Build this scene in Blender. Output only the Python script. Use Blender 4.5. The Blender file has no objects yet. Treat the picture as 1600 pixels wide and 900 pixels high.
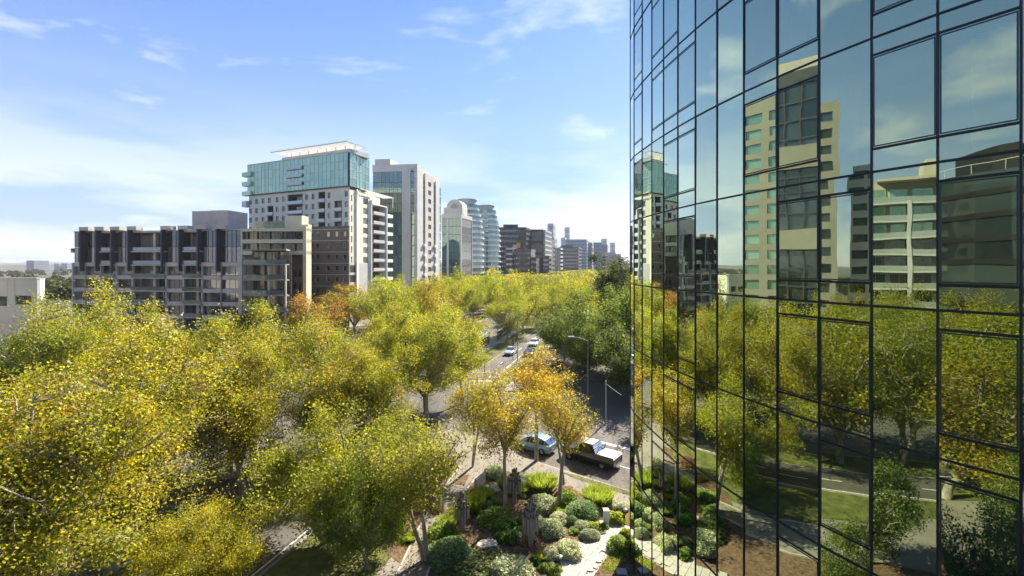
import bpy, math, random
import numpy as np
from mathutils import Vector, Matrix

# ------------------------------------------------------------------ camera, sky, sun, exposure
scn = bpy.context.scene
col = scn.collection
H_EYE, F_PX, Y_HOR = 17.5, 700.0, 414.0          # eye height (m), focal length and horizon row of the 1600x900 photograph
cam_d = bpy.data.cameras.new('camera')
cam = bpy.data.objects.new('camera', cam_d); col.objects.link(cam)
cam.location = (0, 0, H_EYE); cam.rotation_euler = (math.radians(90), 0, 0)
cam_d.sensor_width = 36; cam_d.lens = 36 * F_PX / 1600; cam_d.shift_y = -(450 - Y_HOR) / 1600
cam_d.clip_start = .1; cam_d.clip_end = 20000
scn.camera = cam
SUN_AZ, SUN_EL = math.radians(31), math.radians(38)   # azimuth to the right of the view direction
sun_dir = Vector((math.sin(SUN_AZ) * math.cos(SUN_EL), math.cos(SUN_AZ) * math.cos(SUN_EL), math.sin(SUN_EL)))
sd = bpy.data.lights.new('sun', 'SUN'); sd.energy = 3.9; sd.angle = math.radians(.5); sd.color = (1, .89, .72)
so = bpy.data.objects.new('sun', sd); col.objects.link(so)
so.rotation_euler = sun_dir.to_track_quat('Z', 'Y').to_euler(); so.location = (0, 0, 300)
world = bpy.data.worlds.new('World'); scn.world = world; world.use_nodes = True
wn, wl = world.node_tree.nodes, world.node_tree.links
wn.clear()
def wnode(t, **k):
    n = wn.new(t)
    for a, v in k.items(): setattr(n, a, v)
    return n
sky = wnode('ShaderNodeTexSky', sky_type='NISHITA', sun_disc=False)
sky.sun_elevation = SUN_EL; sky.sun_rotation = SUN_AZ; sky.altitude = 50
sky.air_density = .9; sky.dust_density = .08; sky.ozone_density = 3.0
tc = wnode('ShaderNodeTexCoord'); sep = wnode('ShaderNodeSeparateXYZ'); wl.new(tc.outputs['Generated'], sep.inputs[0])
def wmath(op, a, b=None, c=None, clamp=False):
    n = wnode('ShaderNodeMath', operation=op); n.use_clamp = clamp
    for i, v in enumerate((a, b, c)):
        if v is None: continue
        if isinstance(v, (int, float)): n.inputs[i].default_value = v
        else: wl.new(v, n.inputs[i])
    return n.outputs[0]
zup = wmath('MAXIMUM', sep.outputs['Z'], 0.0)
den = wmath('ADD', zup, .16)
cu = wmath('DIVIDE', sep.outputs['X'], den); cv = wmath('DIVIDE', sep.outputs['Y'], den)
cmb = wnode('ShaderNodeCombineXYZ'); wl.new(cu, cmb.inputs[0]); wl.new(cv, cmb.inputs[1])
mp = wnode('ShaderNodeMapping'); mp.inputs['Rotation'].default_value = (0, 0, .5); mp.inputs['Scale'].default_value = (1.0, 1.45, 1); mp.inputs['Location'].default_value = (3.1, 1.7, 0)
wl.new(cmb.outputs[0], mp.inputs[0])
nz = wnode('ShaderNodeTexNoise'); nz.inputs['Scale'].default_value = 1.35; nz.inputs['Detail'].default_value = 9; nz.inputs['Roughness'].default_value = .58; nz.inputs['Distortion'].default_value = .35
wl.new(mp.outputs[0], nz.inputs['Vector'])
# cloud cover grows thin overhead, thick towards the horizon
cover = wmath('MULTIPLY_ADD', zup, .12, .515)
cl = wmath('SUBTRACT', nz.outputs['Fac'], cover)
cl = wmath('MULTIPLY', cl, 4.2, clamp=True)
hz_ = wmath('SUBTRACT', 1.0, wmath('MULTIPLY', zup, 3.0), clamp=True)
hz_ = wmath('POWER', hz_, 1.3)
mp2 = wnode('ShaderNodeMapping'); mp2.inputs['Scale'].default_value = (1.0, 1.0, 4.5); mp2.inputs['Location'].default_value = (.35, 2.2, .4); wl.new(tc.outputs['Generated'], mp2.inputs[0])
nz2 = wnode('ShaderNodeTexNoise'); nz2.inputs['Scale'].default_value = 2.1; nz2.inputs['Detail'].default_value = 8; nz2.inputs['Roughness'].default_value = .55; wl.new(mp2.outputs[0], nz2.inputs['Vector'])
band = wmath('MULTIPLY', wmath('SUBTRACT', nz2.outputs['Fac'], .42), 7.0, clamp=True)     # bank of low cloud
low = wmath('MULTIPLY', hz_, band)
cloud = wmath('MAXIMUM', wmath('MULTIPLY', cl, .85), wmath('MULTIPLY', low, .9), clamp=True)
hsv = wnode('ShaderNodeHueSaturation'); hsv.inputs['Saturation'].default_value = 1.14; hsv.inputs['Value'].default_value = 1.0
smul = wnode('ShaderNodeMix', data_type='RGBA'); smul.blend_type = 'MULTIPLY'; smul.inputs['Factor'].default_value = 1; smul.inputs['B'].default_value = (1.02, .955, 1.03, 1)
wl.new(sky.outputs[0], smul.inputs['A']); wl.new(smul.outputs['Result'], hsv.inputs['Color'])
hmix = wnode('ShaderNodeMix', data_type='RGBA'); wl.new(wmath('MULTIPLY', wmath('POWER', wmath('SUBTRACT', 1.0, wmath('MULTIPLY', zup, 1.7), clamp=True), 1.1), .96), hmix.inputs['Factor'])   # pale lavender air low down
wl.new(hsv.outputs[0], hmix.inputs['A']); hmix.inputs['B'].default_value = (2.2, 3.0, 5.0, 1)
mixc = wnode('ShaderNodeMix', data_type='RGBA'); wl.new(cloud, mixc.inputs['Factor'])
wl.new(hmix.outputs['Result'], mixc.inputs['A']); mixc.inputs['B'].default_value = (6.0, 6.1, 6.4, 1)
bg = wnode('ShaderNodeBackground'); bg.inputs['Strength'].default_value = .060; wl.new(mixc.outputs['Result'], bg.inputs['Color'])
wo = wnode('ShaderNodeOutputWorld'); wl.new(bg.outputs[0], wo.inputs['Surface'])
vs = scn.view_settings
vs.view_transform = 'Standard'; vs.look = 'None'; vs.gamma = 1; vs.exposure = 1.88; vs.use_curve_mapping = False
cy = scn.cycles
cy.use_denoising = True; cy.max_bounces = 6; cy.diffuse_bounces = 4; cy.glossy_bounces = 4; cy.transmission_bounces = 3
cy.transparent_max_bounces = 6; cy.caustics_reflective = False; cy.caustics_refractive = False; cy.sample_clamp_indirect = 6
cy.use_adaptive_sampling = True; cy.adaptive_threshold = .02

# ------------------------------------------------------------------ helpers
RND = random.Random(7)
NPR = np.random.default_rng(7)
def at(px, Y): return (px - 800.0) / F_PX * Y                     # world X of a photo column at depth Y
def hz(py, Y): return H_EYE + (Y_HOR - py) / F_PX * Y             # world Z of a photo row at depth Y
def g(px, py): Y = F_PX * H_EYE / (py - Y_HOR); return (at(px, Y), Y)
def tag(o, label=None, cat=None, group=None, kind=None):
    if label: o['label'] = label
    if cat: o['category'] = cat
    if group: o['group'] = group
    if kind: o['kind'] = kind
    return o
def link(o, parent=None):
    col.objects.link(o)
    if parent is not None: o.parent = parent
    return o
def empty(name, loc=(0, 0, 0), rz=0, parent=None):
    o = bpy.data.objects.new(name, None); o.location = loc; o.rotation_euler = (0, 0, rz); o.empty_display_size = .3
    return link(o, parent)
def obj(name, mesh, parent=None, loc=None, rz=None):
    o = bpy.data.objects.new(name, mesh)
    if loc is not None: o.location = loc
    if rz is not None: o.rotation_euler = (0, 0, rz)
    return link(o, parent)
def copy_tree(o, parent=None):
    c = o.copy(); col.objects.link(c); c.parent = parent
    for ch in o.children: copy_tree(ch, c)
    return c
def mesh_np(name, V, F, mats=(), smooth=False, tint=None):
    V = np.asarray(V, np.float32); F = np.asarray(F, np.int32); k = F.shape[1]
    m = bpy.data.meshes.new(name)
    m.vertices.add(len(V)); m.vertices.foreach_set('co', V.ravel())
    m.loops.add(F.size); m.loops.foreach_set('vertex_index', F.ravel())
    m.polygons.add(len(F)); m.polygons.foreach_set('loop_start', np.arange(0, F.size, k, dtype=np.int32))
    if smooth: m.polygons.foreach_set('use_smooth', np.ones(len(F), bool))
    if tint is not None:
        a = m.attributes.new('tint', 'FLOAT_COLOR', 'FACE'); t = np.ones((len(F), 4), np.float32); t[:, :3] = tint
        a.data.foreach_set('color', t.ravel())
    m.update(calc_edges=True)
    for x in mats: m.materials.append(x)
    return m
class MB:
    """collects boxes, prisms and tubes into one mesh"""
    def __init__(s): s.v, s.f, s.m = [], [], []
    def add(s, vs_, fs, mi=0):
        b = len(s.v); s.v += [tuple(x) for x in vs_]; s.f += [tuple(b + i for i in f) for f in fs]; s.m += [mi] * len(fs); return s
    def box(s, x0, x1, y0, y1, z0, z1, mi=0):
        return s.add([(x0,y0,z0),(x1,y0,z0),(x1,y1,z0),(x0,y1,z0),(x0,y0,z1),(x1,y0,z1),(x1,y1,z1),(x0,y1,z1)],
              [(0,3,2,1),(4,5,6,7),(0,1,5,4),(1,2,6,5),(2,3,7,6),(3,0,4,7)], mi)
    def prism(s, pts, z0, z1, mi=0, bottom=True):
        n = len(pts)
        a = sum(pts[i][0]*pts[(i+1)%n][1]-pts[(i+1)%n][0]*pts[i][1] for i in range(n))
        if a < 0: pts = pts[::-1]
        V = [(x, y, z0) for x, y in pts] + [(x, y, z1) for x, y in pts]
        F = [tuple(range(n, 2*n))] + [(i, (i+1) % n, n + (i+1) % n, n + i) for i in range(n)]
        if bottom: F.append(tuple(range(n-1, -1, -1)))
        return s.add(V, F, mi)
    def sheet(s, pts, z, mi=0):
        n = len(pts)
        a = sum(pts[i][0]*pts[(i+1)%n][1]-pts[(i+1)%n][0]*pts[i][1] for i in range(n))
        if a < 0: pts = pts[::-1]
        return s.add([(x, y, z) for x, y in pts], [tuple(range(n))], mi)
    def tube(s, p, r, n=8, mi=0, cap=True):
        p = [Vector(q) for q in p]; r = r if isinstance(r, (list, tuple)) else [r] * len(p)
        rings = []
        for i, q in enumerate(p):
            d = (p[min(i+1, len(p)-1)] - p[max(i-1, 0)]).normalized()
            u = d.cross(Vector((0, 0, 1)) if abs(d.z) < .9 else Vector((1, 0, 0))).normalized(); w = d.cross(u)
            rings.append([q + (u*math.cos(2*math.pi*k/n) + w*math.sin(2*math.pi*k/n))*r[i] for k in range(n)])
        V = [x for ring in rings for x in ring]
        F = [(i*n+k, i*n+(k+1)%n, (i+1)*n+(k+1)%n, (i+1)*n+k) for i in range(len(p)-1) for k in range(n)]
        if cap: F += [tuple(range(n-1, -1, -1)), tuple((len(p)-1)*n+k for k in range(n))]
        return s.add(V, F, mi)
    def lathe(s, prof, n=16, c=(0, 0), mi=0):
        V = [(c[0]+r*math.cos(2*math.pi*k/n), c[1]+r*math.sin(2*math.pi*k/n), z) for r, z in prof for k in range(n)]
        F = [(i*n+k, i*n+(k+1)%n, (i+1)*n+(k+1)%n, (i+1)*n+k) for i in range(len(prof)-1) for k in range(n)]
        F += [tuple(range(n-1, -1, -1)), tuple((len(prof)-1)*n+k for k in range(n))]
        return s.add(V, F, mi)
    def mesh(s, name, *mats, smooth=False):
        m = bpy.data.meshes.new(name); m.from_pydata(s.v, [], s.f)
        for x in mats: m.materials.append(x)
        if len(mats) > 1: m.polygons.foreach_set('material_index', s.m)
        if smooth: m.polygons.foreach_set('use_smooth', [True]*len(s.f))
        m.update(); return m
    def build(s, name, mats, parent=None, loc=None, rz=None, smooth=False):
        if not isinstance(mats, (list, tuple)): mats = [mats]
        return obj(name, s.mesh(name, *mats, smooth=smooth), parent, loc, rz)
def wall_holes(mb, x0, x1, z0, z1, y0, y1, holes, mi=0):
    """a wall x0..x1, z0..z1, y0..y1 thick with rectangular openings (hx0,hx1,hz0,hz1)"""
    zs = sorted({z0, z1, *[min(max(h[k], z0), z1) for h in holes for k in (2, 3)]})
    for a, b in zip(zs, zs[1:]):
        if b - a < 1e-4: continue
        mid = (a + b) / 2
        cut = sorted((max(h[0], x0), min(h[1], x1)) for h in holes if h[2] < mid < h[3] and h[1] > x0 and h[0] < x1)
        x = x0
        for c0, c1 in cut:
            if c0 > x + 1e-4: mb.box(x, c0, y0, y1, a, b, mi)
            x = max(x, c1)
        if x < x1 - 1e-4: mb.box(x, x1, y0, y1, a, b, mi)

# ------------------------------------------------------------------ materials (procedural)
def nmat(name):
    m = bpy.data.materials.new(name); m.use_nodes = True; nt = m.node_tree; nt.nodes.clear()
    out = nt.nodes.new('ShaderNodeOutputMaterial'); return m, nt, out
def pm(name, c, rough=.7, var=.18, scale=1.5, bump=0.0, bscale=20, metal=0.0, c2=None, spec=.4, coord='Object', detail=5, stretch=None, coat=0):
    """principled surface whose colour wanders between two tones of procedural noise"""
    m, nt, out = nmat(name); N, L = nt.nodes, nt.links
    b = N.new('ShaderNodeBsdfPrincipled'); L.new(b.outputs[0], out.inputs[0])
    b.inputs['Roughness'].default_value = rough; b.inputs['Metallic'].default_value = metal; b.inputs['Specular IOR Level'].default_value = spec
    b.inputs['Coat Weight'].default_value = coat; b.inputs['Coat Roughness'].default_value = .05
    t = N.new('ShaderNodeTexCoord'); vec = t.outputs[coord]
    if stretch:
        mp_ = N.new('ShaderNodeMapping'); mp_.inputs['Scale'].default_value = stretch; L.new(vec, mp_.inputs[0]); vec = mp_.outputs[0]
    n = N.new('ShaderNodeTexNoise'); n.inputs['Scale'].default_value = scale; n.inputs['Detail'].default_value = detail; n.inputs['Roughness'].default_value = .65; L.new(vec, n.inputs['Vector'])
    r = N.new('ShaderNodeValToRGB'); L.new(n.outputs['Fac'], r.inputs[0])
    r.color_ramp.elements[0].position = .32; r.color_ramp.elements[1].position = .68
    a = tuple(max(0, x*(1-var)) for x in c); d = c2 if c2 else tuple(min(1, x*(1+var)) for x in c)
    r.color_ramp.elements[0].color = (*a, 1); r.color_ramp.elements[1].color = (*d, 1)
    L.new(r.outputs[0], b.inputs['Base Color'])
    if bump:
        n2 = N.new('ShaderNodeTexNoise'); n2.inputs['Scale'].default_value = bscale; n2.inputs['Detail'].default_value = 4; L.new(vec, n2.inputs['Vector'])
        bp = N.new('ShaderNodeBump'); bp.inputs['Strength'].default_value = bump; bp.inputs['Distance'].default_value = .03
        L.new(n2.outputs['Fac'], bp.inputs['Height']); L.new(bp.outputs[0], b.inputs['Normal'])
    return m
def reflect_glass(name, base, tint, fac=.35, edge=.5, rough=.02, warp=0.0, wscale=.5, see=0.0, seecol=(.5, .55, .55), cvar=0.0):
    """coated facade glass: mirror layer over a dark body; see = share of light let through"""
    m, nt, out = nmat(name); N, L = nt.nodes, nt.links
    gl = N.new('ShaderNodeBsdfGlossy'); gl.inputs['Color'].default_value = (*tint, 1); gl.inputs['Roughness'].default_value = rough
    df = N.new('ShaderNodeBsdfDiffuse'); df.inputs['Color'].default_value = (*base, 1)
    body = df.outputs[0]
    if see:
        tr = N.new('ShaderNodeBsdfTransparent'); tr.inputs['Color'].default_value = (*seecol, 1)
        mx0 = N.new('ShaderNodeMixShader'); mx0.inputs[0].default_value = see; L.new(body, mx0.inputs[1]); L.new(tr.outputs[0], mx0.inputs[2]); body = mx0.outputs[0]
    lw = N.new('ShaderNodeLayerWeight'); lw.inputs['Blend'].default_value = .35
    mr = N.new('ShaderNodeMapRange'); mr.inputs['To Min'].default_value = fac; mr.inputs['To Max'].default_value = min(1, fac + edge); L.new(lw.outputs['Fresnel'], mr.inputs['Value'])
    mx = N.new('ShaderNodeMixShader'); L.new(mr.outputs[0], mx.inputs[0]); L.new(body, mx.inputs[1]); L.new(gl.outputs[0], mx.inputs[2]); L.new(mx.outputs[0], out.inputs[0])
    if cvar:
        oi = N.new('ShaderNodeObjectInfo'); hv = N.new('ShaderNodeHueSaturation'); hv.inputs['Color'].default_value = (*base, 1)
        q = N.new('ShaderNodeMapRange'); q.inputs['To Min'].default_value = 1 - cvar; q.inputs['To Max'].default_value = 1 + cvar * 2.5; L.new(oi.outputs['Random'], q.inputs['Value'])
        L.new(q.outputs[0], hv.inputs['Value']); L.new(hv.outputs[0], df.inputs['Color'])
    if warp:
        t = N.new('ShaderNodeTexCoord'); n2 = N.new('ShaderNodeTexNoise'); n2.inputs['Scale'].default_value = wscale; n2.inputs['Detail'].default_value = 1.5; n2.inputs['Roughness'].default_value = .4
        L.new(t.outputs['Object'], n2.inputs['Vector'])
        bp = N.new('ShaderNodeBump'); bp.inputs['Strength'].default_value = 1; bp.inputs['Distance'].default_value = warp
        L.new(n2.outputs['Fac'], bp.inputs['Height']); L.new(bp.outputs[0], gl.inputs['Normal'])
    return m
def leafmat(name, trans=.5, gloss=.06, sat=1.0):
    """thin leaf: per-leaf colour from the mesh times the tree's own object colour, lit from both sides"""
    m, nt, out = nmat(name); N, L = nt.nodes, nt.links
    a = N.new('ShaderNodeAttribute'); a.attribute_name = 'tint'; oi = N.new('ShaderNodeObjectInfo')
    mu = N.new('ShaderNodeMix'); mu.data_type = 'RGBA'; mu.blend_type = 'MULTIPLY'; mu.inputs['Factor'].default_value = 1
    L.new(a.outputs['Color'], mu.inputs['A']); L.new(oi.outputs['Color'], mu.inputs['B'])
    df = N.new('ShaderNodeBsdfDiffuse'); tr = N.new('ShaderNodeBsdfTranslucent'); gl = N.new('ShaderNodeBsdfGlossy'); gl.inputs['Roughness'].default_value = .45
    gl.inputs['Color'].default_value = (.6, .6, .55, 1)
    hs = N.new('ShaderNodeHueSaturation'); hs.inputs['Saturation'].default_value = 1.04; hs.inputs['Value'].default_value = 1.5; L.new(mu.outputs['Result'], hs.inputs['Color'])
    L.new(mu.outputs['Result'], df.inputs[0]); L.new(hs.outputs[0], tr.inputs[0])
    m1 = N.new('ShaderNodeMixShader'); m1.inputs[0].default_value = trans; L.new(df.outputs[0], m1.inputs[1]); L.new(tr.outputs[0], m1.inputs[2])
    m2 = N.new('ShaderNodeMixShader'); m2.inputs[0].default_value = gloss; L.new(m1.outputs[0], m2.inputs[1]); L.new(gl.outputs[0], m2.inputs[2])
    L.new(m2.outputs[0], out.inputs[0]); return m
M = {}
M['ground'] = pm('suburb ground', (.075, .085, .05), .95, .35, .02, c2=(.13, .12, .10))
def asphalt(name, c):
    m = pm(name, c, .85, .15, .25, bump=.3, bscale=60, detail=8); nt = m.node_tree; N, L = nt.nodes, nt.links
    b = next(n for n in N if n.type == 'BSDF_PRINCIPLED'); src = b.inputs['Base Color'].links[0].from_socket
    t = N.new('ShaderNodeTexCoord'); mp_ = N.new('ShaderNodeMapping'); mp_.inputs['Rotation'].default_value = (0, 0, .26); mp_.inputs['Scale'].default_value = (1, .10, 1); L.new(t.outputs['Object'], mp_.inputs[0])
    n1 = N.new('ShaderNodeTexNoise'); n1.inputs['Scale'].default_value = .9; n1.inputs['Detail'].default_value = 6; L.new(mp_.outputs[0], n1.inputs['Vector'])      # wheel-track streaks
    v = N.new('ShaderNodeTexVoronoi'); v.feature = 'DISTANCE_TO_EDGE'; v.inputs['Scale'].default_value = .12; L.new(t.outputs['Object'], v.inputs['Vector'])            # crack sealing
    r1 = N.new('ShaderNodeMapRange'); r1.inputs['From Min'].default_value = .35; r1.inputs['From Max'].default_value = .65; r1.inputs['To Min'].default_value = .72; r1.inputs['To Max'].default_value = 1.18; L.new(n1.outputs['Fac'], r1.inputs['Value'])
    r2 = N.new('ShaderNodeMapRange'); r2.inputs['From Max'].default_value = .012; r2.inputs['To Min'].default_value = .55; r2.inputs['To Max'].default_value = 1; L.new(v.outputs['Distance'], r2.inputs['Value'])
    mu = N.new('ShaderNodeMath'); mu.operation = 'MULTIPLY'; L.new(r1.outputs[0], mu.inputs[0]); L.new(r2.outputs[0], mu.inputs[1])
    mx = N.new('ShaderNodeMix'); mx.data_type = 'RGBA'; mx.blend_type = 'MULTIPLY'; mx.inputs['Factor'].default_value = 1; L.new(src, mx.inputs['A']); L.new(mu.outputs[0], mx.inputs['B']); L.new(mx.outputs['Result'], b.inputs['Base Color']); return m
M['asphalt'] = asphalt('road asphalt', (.115, .108, .098))
M['path'] = pm('footpath asphalt', (.235, .215, .19), .9, .15, .5, bump=.25, bscale=70)
M['kerb'] = pm('bluestone kerb', (.30, .29, .27), .85, .2, 2)
M['concrete'] = pm('concrete', (.42, .40, .36), .85, .14, .8, bump=.15, bscale=30)
M['paver'] = pm('pale paver', (.40, .385, .35), .8, .10, 2.5, bump=.1, bscale=40)
M['paint'] = pm('road paint', (.72, .72, .70), .7, .15, 3)
M['greenpaint'] = pm('green lane paint', (.05, .30, .16), .75, .2, 1.2)
M['grass'] = pm('lawn', (.085, .11, .025), .95, .5, 1.1, bump=.8, bscale=35, c2=(.17, .185, .045), detail=9)
M['mulch'] = pm('bark mulch', (.115, .068, .040), .95, .5, 5, bump=.9, bscale=25, c2=(.22, .14, .085))
M['bark'] = pm('plane bark', (.22, .195, .155), .9, .35, 4, bump=.5, bscale=12, c2=(.44, .40, .33), stretch=(1, 1, .35))
M['leaf'] = leafmat('autumn leaf', .55, .015)
M['leafgreen'] = leafmat('evergreen leaf', .48, .03)
M['steel'] = pm('galvanised steel', (.45, .46, .46), .45, .1, 3, metal=.6)
M['darksteel'] = pm('dark steel', (.035, .037, .04), .5, .2, 2)
M['white'] = pm('white paint', (.78, .77, .73), .6, .06, 1)

# ------------------------------------------------------------------ ground, roads, paths
def KX(Y): return -14 + .268 * (Y - 26)                # right-hand kerb line of the avenue
def RP(o, Y): return (KX(Y) + o, Y)                    # point at offset o from that kerb
def yn(o): return (41.2 - .72*(o - 20.968)) / (1 + .72*.268)      # where the cross street's near edge meets the offset line
def yf(o): return (60.2 - .72*(o - 20.968)) / (1 + .72*.268)      # far edge
def struct(name, mb, mats, parent=None):
    o = mb.build(name, mats, parent)
    if parent is None: o['kind'] = 'structure'
    return o
struct('ground', MB().sheet([(-6000, -3000), (6000, -3000), (6000, 9000), (-6000, 9000)], 0), M['ground'])
av = MB().sheet([RP(-45, -120), RP(0, -120), RP(0, 700), RP(-45, 700)], .004)
avenue = struct('avenue_road', av, M['asphalt'])
cs = MB().sheet([(-110, 41.2+.72*110), (90, 41.2-.72*90), (90, 60.2-.72*90), (-110, 60.2+.72*110)], .008)
cross = struct('cross_street', cs, M['asphalt'])
def island(name, o0, o1, Y0, Y1, mat, h=.13, kerb=True, skew0=0, skew1=0):
    """raised strip between two offsets with a kerb round it"""
    P = [RP(o0, Y0+skew0), RP(o1, Y0-skew0), RP(o1, Y1-skew1), RP(o0, Y1+skew1)]
    top = struct(name, MB().prism([RP(o0+.15, Y0+skew0+.15), RP(o1-.15, Y0-skew0+.15), RP(o1-.15, Y1-skew1-.15), RP(o0+.15, Y1+skew1-.15)], 0, h+.004), mat)
    if kerb: struct('kerb', MB().prism(P, 0, h), M['kerb'], top)
    return top
island('median_lawn', -8.5, -4.6, -110, yn(-6.5)-3, M['grass'], skew1=1.2)
island('median_lawn', -8.5, -4.6, yf(-6.5)+4, 640, M['grass'], skew0=1.2)
island('median_lawn', -31, -26.5, -110, yn(-29)-3, M['grass'], skew1=1.2)
island('median_lawn', -31, -26.5, yf(-29)+4, 640, M['grass'], skew0=1.2)
# far-side and near-side verges that carry footpaths
for o0, o1, nm, mt in ((0, 3.2, 'verge_lawn', 'grass'), (3.2, 7, 'footpath', 'path')):
    island(nm, o0, o1, yf(o1)+3, 640, M[mt])
island('verge_lawn', -52, -45, -110, yn(-48)-4, M['grass'], skew1=2)
island('footpath', -58, -52, -110, yn(-55)-4, M['path'])
island('verge_lawn', -52, -45, yf(-48)+4, 640, M['grass'], skew0=2)
island('footpath', -66, -52, yf(-58)+4, 640, M['path'])
# near corner: verge lawn, asphalt footpath, paved corner, planted bed
corner = [RP(0, -110), RP(0, yn(0)-5), (KX(46)+2.2, 47.6), (-5.5, 46.6), (-2.2, 44.6), (.18, 42.4), (1.5, 40.6), (2.53, 39.4), (4.95, 37.6), (9.0, 34.5), (16, 29.6), (40, 12.3), (40, -110)]
k_in = .16
struct('kerb', MB().prism(corner, 0, .12), M['kerb'])
cc = Vector((6, 10)); inner = [tuple(Vector(p) + (cc - Vector(p)).normalized() * .22) for p in corner]
struct('corner_footpath', MB().prism(inner, 0, .124), M['path'])
lawn_r = [(KX(-60)+3.2, -60), (KX(5)+3.2, 5), (-10.5, 18), (-7.8, 24.6), (-6.4, 29), (-5.75, 33), (-5.2, 36)]
struct('verge_lawn', MB().sheet([RP(.25, -60), *lawn_r, (-5.4, 38.5), (-7.5, 42), RP(.25, 42)], .128), M['grass'])
mulch_l = MB().sheet([(-6.45, 26), (-6.2, 29.3), (-5.6, 33), (-5.05, 36.2), (-4.5, 38.7), (-5.6, 40.4), (-6.7, 37), (-7.4, 32), (-7.6, 27)], .132)
struct('mulch_bed', mulch_l, M['mulch'])
bed = [(-22, -60), (-12, -10), (-8.6, 10), (-5.6, 18), (-4.7, 24.5), (-4.5, 29.3), (-3.9, 33.2), (-2.8, 36.6), (-1.9, 38.4), (.4, 37.4), (2.3, 36.3), (4.4, 34.9), (7.2, 32.8), (8.6, 31.8), (10.5, 28), (13, 12), (16, -60)]
struct('garden_bed', MB().sheet(bed, .134), M['mulch'])
def edging(pts, w, z0, z1, name='edging', mat='concrete'):
    mb = MB()
    for (a, b) in zip(pts, pts[1:]):
        a, b = Vector(a), Vector(b); d = (b-a).normalized(); n = Vector((-d.y, d.x)) * w/2
        mb.prism([tuple(a-n), tuple(b-n), tuple(b+n), tuple(a+n)], z0, z1)
    return struct(name, mb, M[mat])
edging([(-8.7, 10), (-5.75, 18), (-4.78, 24.5), (-4.58, 29.3), (-3.98, 33.2), (-2.88, 36.6), (-1.95, 38.5)], .12, 0, .19)
edging([(-10.4, 18), (-6.47, 25), (-6.2, 29.3), (-5.6, 33), (-5.05, 36.2), (-4.45, 38.8)], .10, 0, .17)
struct('path_inlay', MB().sheet([(-4.55, 35.4), (-3.75, 35.4), (-3.5, 37.1), (-4.25, 37.1)], .129), M['mulch'])
# narrow lawn strip along the cross street kerb
def strip(pts, w, z, name, mat):
    mb = MB(); V = []
    for i, p in enumerate(pts):
        d = (Vector(pts[min(i+1, len(pts)-1)]) - Vector(pts[max(i-1, 0)])).normalized(); n = Vector((-d.y, d.x)) * w[i] / 2
        V.append((Vector(p)+n, Vector(p)-n))
    for (a, b), (c, d) in zip(V, V[1:]): mb.sheet([tuple(a), tuple(b), tuple(d), tuple(c)], z)
    return struct(name, mb, M[mat])
strip([(4.3, 37.45), (5.2, 36.75), (7, 35.45), (9, 34.0), (14, 30.4), (30, 18.9)], [.1, .55, .62, .62, .62, .62], .136, 'verge_lawn', 'grass')
# painted markings
mk = MB()
for Y in range(-100, 40, 6): mk.sheet([RP(-2.4, Y), RP(-2.28, Y), RP(-2.28, Y+2.4), RP(-2.4, Y+2.4)], .012)
for Y in range(78, 400, 7): mk.sheet([RP(-2.4, Y), RP(-2.26, Y), RP(-2.26, Y+2.6), RP(-2.4, Y+2.6)], .012)
for o in (-.35, -8.7, -26.3, -31.2):
    for y0, y1 in ((-110, yn(o)-6), (yf(o)+5, 500)): mk.sheet([RP(o-.12, y0), RP(o, y0), RP(o, y1), RP(o-.12, y1)], .012)
for o0, o1, y in ((-4.4, -.2, yf(-2)+3), (-26, -18, yf(-22)+3), (-20, -9, yn(-14)-3), (-45, -31.5, yn(-38)-3)):
    mk.sheet([RP(o0, y-.3*0), RP(o1, y), RP(o1, y+.4), RP(o0, y+.4)], .012)
struct('lane_line', mk, M['paint'], avenue)
mk = MB()
def cx(X, off): return 41.2 - .72*X + off
for X in np.arange(6, 60, 3.4): mk.sheet([(X, cx(X, 4.6)), (X+1.5, cx(X+1.5, 4.6)), (X+1.5, cx(X+1.5, 4.45)), (X, cx(X, 4.45))], .016)
mk.sheet([(6.2, cx(6.2, 9.6)), (60, cx(60, 9.6)), (60, cx(60, 9.42)), (6.2, cx(6.2, 9.42))], .016)
mk.sheet([(6.2, cx(6.2, 9.2)), (60, cx(60, 9.2)), (60, cx(60, 9.04)), (6.2, cx(6.2, 9.04))], .016)
struct('lane_line', mk, M['paint'], cross)
gp = MB().sheet([(12.2, cx(12.2, 1.0)), (17, cx(17, 1.0)), (17.5, cx(17.5, 3.4)), (12.7, cx(12.7, 3.4))], .014)
struct('bicycle_lane', gp, M['greenpaint'])
# tram tracks
tk = MB()
for o in (-20.8, -19.3, -17.2, -15.7): tk.sheet([RP(o-.05, -110), RP(o+.05, -110), RP(o+.05, 640), RP(o-.05, 640)], .018)
struct('tram_rail', tk, M['steel'], avenue)

# distant land on the horizon
def ridge(name, Y, x0, x1, h, mat, n=60, seed=1, depth=300):
    r = random.Random(seed); V, Fs = [], []
    for i in range(n+1):
        x = x0 + (x1-x0)*i/n; hh = h*(.55 + .45*r.random())
        V += [(x, Y, 0), (x + r.uniform(-20, 20), Y+depth*.4, hh), (x, Y+depth, 0)]
    for i in range(n): a = 3*i; Fs += [(a, a+3, a+4, a+1), (a+1, a+4, a+5, a+2)]
    return struct(name, MB().add(V, Fs), mat)
M['far_green'] = pm('far wooded suburb', (.055, .075, .04), .95, .5, .03, c2=(.13, .13, .10), bump=1, bscale=.15)
ridge('hills', 1500, -5200, 5200, 24, M['far_green'], 150, 3, 900)
ridge('hills', 3600, -6000, 6000, 48, M['far_green'], 130, 4, 1500)

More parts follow.
